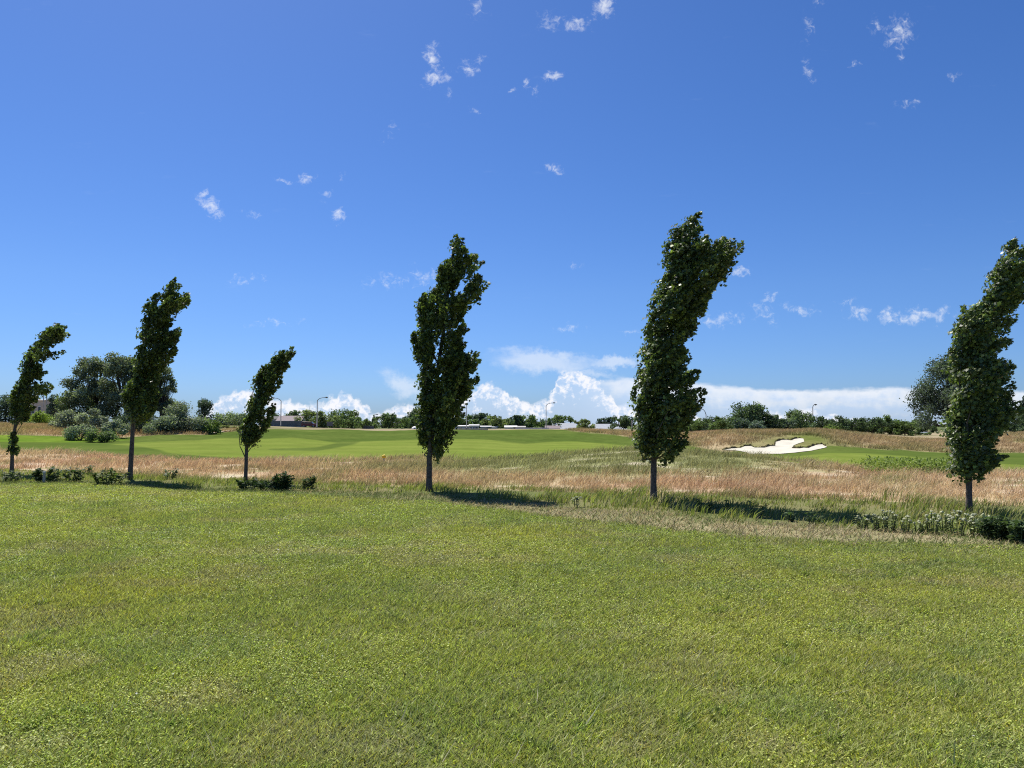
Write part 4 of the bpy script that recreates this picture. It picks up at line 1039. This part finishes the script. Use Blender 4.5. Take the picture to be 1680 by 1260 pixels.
def pebble(name, u, v, r, mat, label, cat, stake=None, y0=8):
    x, y, z = hit(u, v, y0, 120)
    root = empty(name, (x, y, z), label, cat)
    bm = bmesh.new(); bmesh.ops.create_icosphere(bm, subdivisions=3, radius=r)
    for q in bm.verts:
        q.co *= 1 + 0.12 * math.sin(q.co.x * 23 / r * 0.2 + q.co.z * 11); q.co.z = q.co.z * 0.85 + (stake or r * 0.6)
    me = bpy.data.meshes.new("ball"); bm.to_mesh(me); bm.free(); me.materials.append(mat); me.polygons.foreach_set("use_smooth", [True] * len(me.polygons))
    o = bpy.data.objects.new("marker_head", me); COL.objects.link(o); o.parent = root
    m = MB(); m.tube([(0, 0, -0.05), (0, 0, stake or r * 0.6)], [0.025, 0.025], 8); m.build("stake", M_palepole, root)
    return root
pebble("tee_marker", 1509, 773, 0.13, M_white, "white round tee marker on the fairway edge left of the rightmost tree", "marker", 0.2, 20)
pebble("course_marker", 630, 761, 0.09, M_yel, "small yellow course marker where the meadow meets the fairway", "marker", 0.3, 20)
x, y, z = hit(72, 792, 8, 40)
root = empty("survey_stake", (x, y, z), "short pale stake in front of the dark flowering bush", "stake")
m = MB(); m.box((0, 0, 0.12), (0.06, 0.04, 0.30)); m.build("stake_body", M_palepole, root, bevel=0.006)
m = MB(); m.box((0, 0, 0.295), (0.068, 0.048, 0.05)); m.build("stake_cap", M_white, root, bevel=0.006)

# ------------------------------------------------------------------ fences
def fence(u0, u1, Y, vt, hm, label, mat=M_fence, nb=40, board=0.14):
    s0 = float(ray(u0, 700)[0]); s1 = float(ray(u1, 700)[0]); x0, x1 = s0 * Y, s1 * Y; xc = (x0 + x1) / 2
    zt = EYE + (VH - vt) * Y / F
    root = empty("board_fence", (xc, Y, zt - hm), label, "fence")
    m = MB(); n = max(6, int((x1 - x0) / 0.17)); st = (x1 - x0) / n
    for i in range(n):
        m.box((x0 - xc + (i + 0.5) * st, 0, hm / 2 + random.uniform(-0.02, 0.02)), (st * 0.9, 0.025, hm))
    m.build("boards", mat, root)
    m = MB()
    for zz_ in (0.25, hm - 0.25): m.box((0, 0.04, zz_), (x1 - x0, 0.05, 0.09))
    m.build("rail", mat, root)
    npst = max(2, int((x1 - x0) / 2.6))
    for i in range(npst + 1):
        m = MB(); m.box((x0 - xc + (x1 - x0) * i / npst, 0.115, hm / 2 - 0.1), (0.1, 0.1, hm + 0.25)); m.build("post", mat, root)
    return root
fence(436, 495, 252, 690.5, 1.9, "long dark grey board fence in front of the white and pinkish houses")
fence(595, 613, 252, 698.5, 1.6, "short grey board fence left of the short lamp post")
fence(738, 800, 131, 703.6, 0.85, "low weathered grey fence on the crest right of the upright bent tree", plain_mat("silvered_boards", (0.24, 0.25, 0.22), 0.9, var=0.2, scale=2))
fence(846, 900, 262, 701.5, 1.3, "low white fence below the domed trees", M_white)

# ------------------------------------------------------------------ buildings
def house(u, Y, w, d, hw, hr, label, wall, roof, vroof=None, gable=None, win=3, ov=0.35, rz=0, gable_front=False, name="house"):
    """u = middle in the photo, vroof = pixel row of the ridge; walls hw high, roof rise hr"""
    s = float(ray(u, 700)[0]); x = s * Y
    zb = float(hgt(x, Y)) if vroof is None else EYE + (VH - vroof) * Y / F - hw - hr
    g0 = float(hgt(x, Y)); ext = max(0.0, zb - g0) + 0.4
    root = empty(name, (x, Y, zb), label, "building", None, rz)
    m = MB()
    if gable_front:
        m.prism([(-w / 2, -ext), (w / 2, -ext), (w / 2, hw), (0, hw + hr), (-w / 2, hw)], -d / 2, d / 2)
    else:
        m.prism([(-w / 2, -ext), (w / 2, -ext), (w / 2, hw), (-w / 2, hw)], -d / 2, d / 2)
        for sx in (-1, 1):
            if hr > 0.3: m.add([(sx * w / 2, -d / 2, hw), (sx * w / 2, d / 2, hw), (sx * w / 2, 0, hw + hr)], [(0, 1, 2)])
    m.build("wall", wall, root)
    m = MB(); t = 0.14
    if gable_front:
        for sx in (-1, 1):
            a = (sx * (w / 2 + ov), hw - hr * ov / (w / 2)); b = (0, hw + hr)
            m.prism([(a[0], a[1] + 0.02), (b[0], b[1] + 0.02), (b[0], b[1] + t), (a[0], a[1] + t)], -d / 2 - ov, d / 2 + ov)
    else:
        for sy in (-1, 1):
            y0, z0 = sy * (d / 2 + ov), hw - hr * ov / (d / 2); X0 = w / 2 + ov
            m.add([(-X0, y0, z0 + .02), (X0, y0, z0 + .02), (X0, 0, hw + hr + .02), (-X0, 0, hw + hr + .02), (-X0, y0, z0 + t), (X0, y0, z0 + t), (X0, 0, hw + hr + t), (-X0, 0, hw + hr + t)],
                  [(0, 1, 2, 3), (4, 7, 6, 5), (0, 4, 5, 1), (1, 5, 6, 2), (3, 2, 6, 7), (0, 3, 7, 4)])
    m.build("roof", roof, root)
    for i in range(win):
        xx = -w / 2 + w * (i + 0.5) / win
        m = MB(); m.box((xx, -d / 2 - 0.02, hw * 0.58), (min(1.1, w / win * 0.45), 0.06, hw * 0.36)); fo = m.build("window", M_white if wall is not M_white else M_fence, root)
        m = MB(); m.box((xx, -d / 2 - 0.06, hw * 0.58), (min(0.9, w / win * 0.37), 0.04, hw * 0.28)); m.build("pane", M_glass, fo)
    m = MB(); m.box((w * 0.30 if win % 2 else 0.0, -d / 2 - 0.03, hw * 0.38), (0.9, 0.05, hw * 0.76)); m.build("door", M_dkroof, root)
    return root
house(450, 268, 8, 7, 2.2, 0.9, "white low house above the dark board fence, left of the first lamp", M_white, M_dkroof, 683.5, win=4, name="low_house")
house(479, 266, 8.5, 8, 2.2, 1.7, "house with a broad pinkish shingle roof above the dark board fence", M_white, M_proof, 682.8, win=3, name="shingled_house")
house(725, 300, 5, 4, 2.4, 0.3, "small white trailer at the right side of the upright bent tree", M_white, M_white, 697.8, win=2, name="mobile_home")
house(756, 302, 8, 4, 2.4, 0.3, "white mobile home at the foot of the lamp by the upright tree", M_white, M_white, 698.2, win=3, name="mobile_home")
house(778, 300, 3.6, 5, 2.6, 0.35, "tall white mobile home with dark windows under the broad rounded tree", M_white, M_white, 696.8, win=3, name="mobile_home")
house(797, 304, 4.2, 4, 2.2, 0.3, "white shed-like trailer under the bushy olive tree", M_white, M_white, 699, win=2, name="mobile_home")
house(808, 304, 4.0, 4, 2.0, 0.3, "small white trailer half hidden right of the bushy olive tree", M_white, M_groof, 700, win=2, name="mobile_home")
house(838, 300, 4.6, 4, 2.2, 0.6, "white mobile home with a low pitched roof under the crooked dark tree", M_white, M_white, 698.6, win=2, name="mobile_home")
house(852, 300, 4.6, 4, 2.0, 0.4, "second white mobile home right of the pitched one", M_white, M_palepole, 699.4, win=2, name="mobile_home")
house(906, 290, 5.2, 5, 1.8, 1.0, "small house with a greyish roof right of the middle lamp", M_white, M_proof, 698.8, win=2, name="small_house")
house(925, 300, 9.0, 14, 2.6, 2.4, "left stretch of grey-roofed hall seen beside the crane", M_beige, M_groof, 694.8, win=3, name="long_hall")
house(990, 300, 16.5, 14, 2.6, 2.2, "long grey-roofed hall on the skyline left of the tallest bent tree", M_beige, M_groof, 696, win=6, name="long_hall")
house(1512, 185, 5.0, 9, 2.2, 1.7, "white gabled house with a grey roof behind the right dry slope", M_white, M_groof, 709.5, win=1, gable_front=True, rz=-0.75, name="gabled_house")
house(66, 215, 7.5, 10, 6.4, 0.3, "beige flat-roofed building behind the leftmost bent tree", M_beige, M_beige, 656.5, win=4, name="flat_roofed_building")
# white dome tent
s = float(ray(681, 700)[0]); Yt = 150
root = empty("dome_tent", (s * Yt, Yt, float(hgt(s * Yt, Yt))), "white domed tent left of the upright bent tree", "tent")
zt = EYE + (VH - 699.5) * Yt / F - float(hgt(s * Yt, Yt))
bm = bmesh.new(); bmesh.ops.create_uvsphere(bm, u_segments=20, v_segments=12, radius=1.0)
for q in bm.verts:
    q.co.x *= 0.72; q.co.y *= 0.7; q.co.z = max(q.co.z, -0.1) * zt * (1 + 0.04 * math.cos(6 * math.atan2(q.co.y, q.co.x)))
me = bpy.data.meshes.new("canopy"); bm.to_mesh(me); bm.free(); me.materials.append(M_tent); me.polygons.foreach_set("use_smooth", [True] * len(me.polygons))
o = bpy.data.objects.new("canopy", me); COL.objects.link(o); o.parent = root
m = MB(); m.prism([(-0.2, 0), (0.2, 0), (0.0, zt * 0.55)], -0.75, -0.70); m.build("flap", M_fence, root)
# crane
s = float(ray(936, 700)[0]); Yc = 420
root = empty("crane", (s * Yc, Yc, float(hgt(s * Yc, Yc))), "thin crane with a blue jib above the long grey roof", "crane")
m = MB()
zt = EYE + (VH - 683) * Yc / F
for dx, dy in ((-.25, -.25), (.25, -.25), (.25, .25), (-.25, .25)): m.tube([(dx, dy, 0), (dx, dy, zt)], [0.07, 0.07], 5)
for i in range(8): m.tube([(-.25 * (-1) ** i, -.25, zt * i / 8), (.25 * (-1) ** i, .25, zt * (i + 1) / 8)], [0.05, 0.05], 5)
m.build("mast", M_palepole, root)
m = MB(); m.tube([(0.6, 0, zt * 0.98), (1.6, 0, zt * 0.7), (2.4, 0, zt * 0.38)], [0.12, 0.24, 0.2], 6); m.build("jib", M_blue, root)
m = MB(); m.tube([(0, 0, zt), (0.6, 0, zt * 0.98)], [0.05, 0.05], 5); m.build("cable", M_pole, root)

# road sign seen from the back
s = float(ray(541, 700)[0]); Ys = 236; zg = float(hgt(s * Ys, Ys))
root = empty("road_sign", (s * Ys, Ys, zg), "grey road sign on two posts right of the dark red van", "sign")
zt = EYE + (VH - 692) * Ys / F - zg
m = MB(); m.box((0, 0, zt - 0.7), (1.9, 0.04, 1.35)); m.build("panel", M_pole, root, bevel=0.02)
for sx in (-0.8, 0.8):
    m = MB(); m.tube([(sx, 0.07, -0.3), (sx, 0.07, zt)], [0.05, 0.05], 8); m.build("post", M_pole, root)

# dark red van on the road
s = float(ray(507.5, 700)[0]); Yv = 241.5; xv = s * Yv
root = empty("passenger_van", (xv, Yv, float(hgt(xv, Yv)) + 0.16), "dark red van driving right on the far road", "van")
m = MB()
m.prism([(-2.4, 0.35), (2.35, 0.35), (2.45, 0.7), (2.3, 1.0), (1.35, 1.12), (0.75, 1.72), (-2.1, 1.78), (-2.4, 1.3)], -0.92, 0.92); m.build("body", M_red, root, bevel=0.07)
for (a, b) in ((-2.0, -0.9), (-0.8, 0.1)):
    m = MB(); m.prism([(a, 1.12), (b, 1.12), (b, 1.58), (a, 1.58)], -0.945, -0.925); m.build("side_window", M_glass, root)
m = MB(); m.prism([(0.2, 1.12), (1.15, 1.12), (0.7, 1.58), (0.2, 1.58)], -0.945, -0.925); m.build("side_window", M_glass, root)
m = MB(); m.add([(1.36, -0.8, 1.14), (1.36, 0.8, 1.14), (0.79, 0.75, 1.71), (0.79, -0.75, 1.71)], [(0, 1, 2, 3)]); m.build("windscreen", M_glass, root)
for xx in (-1.5, 1.5):
    for yy in (-0.86, 0.86):
        m = MB(); m.tube([(xx, yy - 0.12, 0.35), (xx, yy + 0.12, 0.35)], [0.35, 0.35], 18); wh = m.build("wheel", M_tyre, root)
        m = MB(); m.tube([(xx, yy - 0.13, 0.35), (xx, yy + 0.13, 0.35)], [0.2, 0.2], 14); m.build("rim", M_rim, wh)
for yy in (-0.7, 0.7):
    m = MB(); m.box((2.40, yy, 0.82), (0.12, 0.3, 0.16)); m.build("headlight", M_lamp, root)
m = MB(); m.box((2.42, 0, 0.45), (0.14, 1.8, 0.2)); m.build("bumper", M_pole, root, bevel=0.03)

# ------------------------------------------------------------------ sun and sky
AZ = math.radians(-31); EL = math.radians(58.5)      # azimuth measured from +Y towards +X
Ldir = Vector((math.sin(AZ) * math.cos(EL), math.cos(AZ) * math.cos(EL), math.sin(EL)))
sd = bpy.data.lights.new("sun", 'SUN'); sd.energy = 4.3; sd.angle = math.radians(0.53); sd.color = (1.0, 0.955, 0.88)
so = bpy.data.objects.new("sun", sd); COL.objects.link(so); so.rotation_euler = Ldir.to_track_quat('Z', 'Y').to_euler(); so.location = (0, 0, 50)

wd = bpy.data.worlds.new("World"); scene.world = wd; wd.use_nodes = True
nt = wd.node_tree; N = nt.nodes; LK = nt.links; N.clear()
wout = N.new("ShaderNodeOutputWorld"); bgn = N.new("ShaderNodeBackground"); LK.new(bgn.outputs[0], wout.inputs[0])
sky = N.new("ShaderNodeTexSky"); sky.sky_type = 'NISHITA'; sky.sun_disc = False
sky.sun_elevation = EL; sky.sun_rotation = AZ; sky.altitude = 100; sky.air_density = 1.0; sky.dust_density = 0.5; sky.ozone_density = 6.0
SKYS = 0.0555
bgn.inputs["Strength"].default_value = SKYS
def V_(x):
    return x
def M(op, a, b=None, c=None, clamp=False):
    n = N.new("ShaderNodeMath"); n.operation = op; n.use_clamp = clamp
    for i, q in enumerate((a, b, c)):
        if q is None: continue
        if hasattr(q, "links"): LK.new(q, n.inputs[i])
        else: n.inputs[i].default_value = q
    return n.outputs[0]
def SS(x, a, b):
    n = N.new("ShaderNodeMapRange"); n.interpolation_type = 'SMOOTHSTEP'; LK.new(x, n.inputs[0])
    n.inputs[1].default_value = a; n.inputs[2].default_value = b; n.inputs[3].default_value = 0; n.inputs[4].default_value = 1
    return n.outputs[0]
def NZ(vec, scale, detail=6, rough=0.55, out="Fac", dist=0.0):
    n = N.new("ShaderNodeTexNoise"); n.inputs["Scale"].default_value = scale; n.inputs["Detail"].default_value = detail
    n.inputs["Roughness"].default_value = rough; n.inputs["Distortion"].default_value = dist
    LK.new(vec, n.inputs["Vector"]); return n.outputs[out]
tc = N.new("ShaderNodeTexCoord"); sep = N.new("ShaderNodeSeparateXYZ"); LK.new(tc.outputs["Generated"], sep.inputs[0])
yy = M('MAXIMUM', sep.outputs[1], 0.05)
S = M('DIVIDE', sep.outputs[0], yy); T = M('DIVIDE', sep.outputs[2], yy)
front = SS(sep.outputs[1], 0.15, 0.3)
cmb = N.new("ShaderNodeCombineXYZ"); LK.new(S, cmb.inputs[0]); LK.new(T, cmb.inputs[1]); PV = cmb.outputs[0]
# ---- wisps
warp = N.new("ShaderNodeVectorMath"); warp.operation = 'MULTIPLY_ADD'
LK.new(NZ(PV, 22, 4, 0.6, "Color"), warp.inputs[0]); warp.inputs[1].default_value = (0.030, 0.030, 0); 
sub = N.new("ShaderNodeVectorMath"); sub.operation = 'SUBTRACT'; LK.new(PV, sub.inputs[0]); sub.inputs[1].default_value = (0.015, 0.015, 0)
LK.new(sub.outputs[0], warp.inputs[2])
warp2 = N.new("ShaderNodeVectorMath"); warp2.operation = 'MULTIPLY_ADD'
LK.new(NZ(PV, 110, 5, 0.65, "Color"), warp2.inputs[0]); warp2.inputs[1].default_value = (0.016, 0.020, 0); LK.new(warp.outputs[0], warp2.inputs[2])
sub2 = N.new("ShaderNodeVectorMath"); sub2.operation = 'SUBTRACT'; LK.new(warp2.outputs[0], sub2.inputs[0]); sub2.inputs[1].default_value = (0.008, 0.010, 0)
PW = sub2.outputs[0]
WISPS = [  # u, v, half width, half height, turn in degrees, strength
    (990, 12, 22, 20, 0, 1.15), (945, 40, 30, 17, -15, 0.8), (905, 35, 30, 24, 0, 0.55), (712, 92, 14, 24, 15, 1.0), (716, 128, 22, 16, 10, 0.95), (770, 108, 20, 14, 0, 0.75), (788, 96, 12, 10, 40, 0.6),
    (903, 127, 18, 11, 0, 0.95), (838, 148, 10, 8, 0, 0.7), (862, 140, 8, 12, 0, 0.65), (878, 150, 9, 9, 0, 0.65), (740, 155, 10, 14, 0, 0.62), (777, 182, 14, 6, 0, 0.62), (784, 8, 20, 26, 0, 0.52), (906, 276, 17, 9, -10, 0.9),
    (347, 338, 28, 16, -35, 1.0), (334, 322, 10, 10, 0, 0.8), (557, 355, 12, 13, 0, 0.98), (503, 292, 12, 13, -40, 0.72), (470, 296, 18, 7, 0, 0.66), (560, 290, 8, 9, 0, 0.6), (535, 324, 16, 10, 30, 0.55), (415, 350, 20, 8, -20, 0.55),
    (1475, 52, 28, 30, 0, 0.78), (1434, 44, 12, 18, 0, 0.62), (1478, 92, 8, 10, 0, 0.6), (1404, 104, 16, 9, 0, 0.55), (1325, 40, 12, 34, 0, 0.55), (1325, 115, 14, 24, 0, 0.58), (1570, 126, 18, 10, 25, 0.62), (1490, 170, 26, 8, 5, 0.6),
    (697, 452, 26, 14, -20, 0.72), (640, 462, 60, 14, 0, 0.50), (1215, 444, 24, 9, 8, 0.92), (1262, 488, 18, 10, 20, 0.7), (1250, 512, 30, 14, -30, 0.68), (1180, 526, 50, 12, 0, 0.72), (1315, 510, 34, 10, -5, 0.72), (1410, 514, 26, 12, 0, 0.8),
    (1455, 516, 14, 12, 0, 1.0), (1510, 520, 60, 13, 0, 0.90), (1545, 512, 16, 10, 40, 0.8), (1390, 496, 16, 8, 0, 0.6), (945, 435, 14, 7, 0, 0.6), (935, 538, 30, 8, 0, 0.5), (1060, 548, 36, 10, 0, 0.6), (1030, 545, 20, 6, 0, 0.6),
    (410, 455, 40, 8, 0, 0.5), (450, 530, 60, 8, 0, 0.5), (640, 215, 24, 12, 45, 0.45), (1345, 1, 20, 14, 0, 0.4)]
acc = None
for (u, v, a, b, r_, st) in WISPS:
    s_, t_ = ray(u, v)
    mp = N.new("ShaderNodeMapping"); mp.vector_type = 'TEXTURE'; mp.inputs["Location"].default_value = (float(s_), float(t_), 0)
    mp.inputs["Rotation"].default_value = (0, 0, math.radians(r_)); mp.inputs["Scale"].default_value = (a * 1.45 / F, b * 1.45 / F, 1)
    LK.new(PW, mp.inputs["Vector"])
    gr = N.new("ShaderNodeTexGradient"); gr.gradient_type = 'SPHERICAL'; LK.new(mp.outputs[0], gr.inputs[0])
    q = M('MULTIPLY', gr.outputs["Fac"], st)
    acc = q if acc is None else M('MAXIMUM', acc, q)
fine = NZ(PV, 95, 7, 0.68, "Fac", 0.6)
wis = M('MULTIPLY', SS(M('ADD', acc, M('MULTIPLY', M('SUBTRACT', fine, 0.5), 2.3)), 0.22, 1.40), SS(acc, 0.02, 0.35))
wis = M('MULTIPLY', wis, 0.74)
# ---- flat pale sheet, cirrus lens
def blob(u, v, a, b, rot=0):
    s_, t_ = ray(u, v)
    mp = N.new("ShaderNodeMapping"); mp.vector_type = 'TEXTURE'; mp.inputs["Location"].default_value = (float(s_), float(t_), 0)
    mp.inputs["Rotation"].default_value = (0, 0, math.radians(rot)); mp.inputs["Scale"].default_value = (a / F, b / F, 1)
    LK.new(PW, mp.inputs["Vector"])
    gr = N.new("ShaderNodeTexGradient"); gr.gradient_type = 'SPHERICAL'; LK.new(mp.outputs[0], gr.inputs[0]); return gr.outputs["Fac"]
strv = N.new("ShaderNodeVectorMath"); strv.operation = 'MULTIPLY'; LK.new(PV, strv.inputs[0]); strv.inputs[1].default_value = (0.25, 1, 1)
streak = NZ(strv.outputs[0], 45, 6, 0.6)
lens = M('MAXIMUM', blob(895, 592, 125, 30, -4), M('MULTIPLY', blob(1010, 596, 80, 14), 0.8))
lens = M('MAXIMUM', lens, M('MULTIPLY', blob(660, 630, 60, 26, -25), 0.9))
lens = M('MAXIMUM', lens, M('MULTIPLY', blob(930, 608, 110, 12, -8), 0.7))
lens = M('MULTIPLY', SS(M('ADD', lens, M('MULTIPLY', M('SUBTRACT', streak, 0.5), 0.9)), 0.12, 0.75), 0.62)
# ---- cumulus bank
def profile(pts, s):
    """piecewise height of a cloud top over lateral slope"""
    fc = N.new("ShaderNodeFloatCurve"); cu = fc.mapping.curves[0]
    P = [((u - CX) / F, float(ray(u, v)[1])) for u, v in pts]
    pr = [((a + 0.75) / 1.5, (b + 0.05) / 0.2) for a, b in P]
    while len(cu.points) > 2: cu.points.remove(cu.points[1])
    cu.points[0].location = (0.0, pr[0][1]); cu.points[1].location = (1.0, pr[-1][1])
    for a, b in pr: 
        p = cu.points.new(a, b); p.handle_type = 'VECTOR'
    fc.mapping.update()
    x = M('DIVIDE', M('ADD', s, 0.75), 1.5); LK.new(x, fc.inputs["Value"])
    return M('SUBTRACT', M('MULTIPLY', fc.outputs[0], 0.2), 0.05)
puff = NZ(PV, 55, 8, 0.55); puff2 = NZ(PV, 150, 6, 0.6)
vor = N.new("ShaderNodeTexVoronoi"); vor.feature = 'SMOOTH_F1'; vor.inputs["Scale"].default_value = 75; vor.inputs["Smoothness"].default_value = 0.3
LK.new(PW, vor.inputs["Vector"])
bill = M('SUBTRACT', 0.45, vor.outputs["Distance"])
sw = M('ADD', S, M('MULTIPLY', M('SUBTRACT', puff, 0.5), 0.035))
prof = profile([(-60, 704), (60, 702), (112, 686), (135, 702), (300, 702), (345, 664), (352, 652), (375, 644), (393, 635), (410, 640), (440, 650), (475, 656), (490, 661), (502, 665), (515, 660), (530, 657), (545, 650), (556, 645), (566, 641), (578, 648), (592, 657),
                (603, 664), (614, 676), (630, 669), (645, 666), (660, 664), (675, 661), (700, 664), (740, 655), (775, 642), (790, 627), (803, 622), (815, 625), (826, 637), (838, 647), (852, 655), (866, 660), (877, 664), (890, 655), (902, 650), (909, 630),
                (920, 615), (932, 605), (942, 603), (952, 608), (962, 615), (976, 618), (986, 626), (992, 640), (1003, 648), (1014, 660), (1032, 664), (1048, 670), (1100, 676), (1160, 682), (1240, 678), (1290, 672), (1320, 668), (1345, 674), (1390, 684), (1500, 692), (1740, 696)], sw)
dd = M('ADD', M('SUBTRACT', prof, T), M('ADD', M('MULTIPLY', M('SUBTRACT', puff2, 0.5), 0.012), M('MULTIPLY', bill, 0.010)))
cum = SS(dd, -0.0008, 0.0062)
# brightness: crisp sunlit heads near the top, bluish body below
body = SS(M('ADD', dd, M('ADD', M('MULTIPLY', M('SUBTRACT', puff, 0.5), 0.11), M('MULTIPLY', M('SUBTRACT', puff2, 0.5), 0.10))), -0.004, 0.034)
# ---- anvil sheet on the right
prof2 = profile([(-60, 640), (900, 630), (980, 621), (1000, 618), (1040, 619), (1100, 624), (1150, 626), (1200, 631), (1240, 634), (1300, 635), (1400, 635), (1500, 633), (1600, 637), (1740, 640)], S)
d2 = M('ADD', M('SUBTRACT', prof2, T), M('ADD', M('MULTIPLY', M('SUBTRACT', streak, 0.5), 0.016), M('MULTIPLY', M('SUBTRACT', puff, 0.5), 0.010)))
# ---- compose
def MIX(fac, a, b):
    n = N.new("ShaderNodeMix"); n.data_type = 'RGBA'; n.clamp_factor = True
    LK.new(fac, n.inputs[0])
    for i, q in ((6, a), (7, b)):
        if hasattr(q, "links"): LK.new(q, n.inputs[i])
        else: n.inputs[i].default_value = (*q, 1)
    return n.outputs[2]
anv = M('MULTIPLY', SS(d2, 0.0, 0.008), M('SUBTRACT', 0.86, M('MULTIPLY', SS(M('ADD', d2, M('MULTIPLY', M('SUBTRACT', streak, 0.5), 0.03)), 0.010, 0.055), 0.30)))
anv = M('MULTIPLY', M('MULTIPLY', anv, SS(S, 0.075, 0.16)), M('ADD', 0.40, M('MULTIPLY', streak, 1.05)))
hs = N.new("ShaderNodeHueSaturation"); hs.inputs["Saturation"].default_value = 1.15; hs.inputs["Value"].default_value = 1.0; LK.new(sky.outputs[0], hs.inputs["Color"])
def MIX(fac, a, b):
    n = N.new("ShaderNodeMix"); n.data_type = 'RGBA'; n.clamp_factor = True
    LK.new(fac, n.inputs[0])
    for i, q in ((6, a), (7, b)):
        if hasattr(q, "links"): LK.new(q, n.inputs[i])
        else: n.inputs[i].default_value = (*q, 1)
    return n.outputs[2]
W = 0.605 / SKYS
def MUL(a, col):
    n = N.new("ShaderNodeMix"); n.data_type = 'RGBA'; n.blend_type = 'MULTIPLY'; n.inputs[0].default_value = 1.0
    LK.new(a, n.inputs[6]); n.inputs[7].default_value = (*col, 1) if not hasattr(col, "links") else (1, 1, 1, 1)
    if hasattr(col, "links"): LK.new(col, n.inputs[7])
    return n.outputs[2]
c = MUL(hs.outputs[0], (0.845, 0.955, 1.245))
low = N.new("ShaderNodeValToRGB"); cr = low.color_ramp
cr.elements[0].position = 0.0; cr.elements[0].color = (0.68, 0.84, 1.06, 1)
cr.elements[1].position = 1.0; cr.elements[1].color = (1, 1, 1, 1)
for p_, cl_ in ((0.12, (0.81, 0.93, 1.06, 1)), (0.35, (1.0, 1.02, 1.03, 1))):
    e_ = cr.elements.new(p_); e_.color = cl_
LK.new(M('MULTIPLY', M('MAXIMUM', sep.outputs[2], 0.0), 2.0), low.inputs[0])
c = MUL(c, low.outputs[0])
c = MIX(M('MULTIPLY', lens, front), c, (0.78 * W, 0.86 * W, 0.98 * W))
c = MIX(M('MULTIPLY', anv, front), c, MIX(SS(M('ADD', d2, M('ADD', M('MULTIPLY', M('SUBTRACT', streak, 0.5), 0.075), M('MULTIPLY', M('SUBTRACT', puff, 0.5), 0.05))), 0.004, 0.040), (0.91 * W, 0.94 * W, 1.0 * W), (0.60 * W, 0.74 * W, 0.97 * W)))
cc = MIX(body, (0.93 * W, 0.945 * W, 1.0 * W), (0.60 * W, 0.74 * W, 0.97 * W))
ca = M('MULTIPLY', cum, M('SUBTRACT', 1.0, M('MULTIPLY', body, 0.45)))
c = MIX(M('MULTIPLY', ca, front), c, cc)
c = MIX(M('MULTIPLY', wis, front), c, (0.92 * W, 0.95 * W, 1.0 * W))
LK.new(c, bgn.inputs["Color"])

# ------------------------------------------------------------------ render settings
scene.view_settings.view_transform = 'Standard'; scene.view_settings.look = 'None'
scene.view_settings.exposure = 0.75; scene.view_settings.gamma = 1.0
scene.cycles.max_bounces = 6; scene.cycles.transparent_max_bounces = 4
scene.cycles.use_denoising = False
scene.cycles.filter_width = 1.1
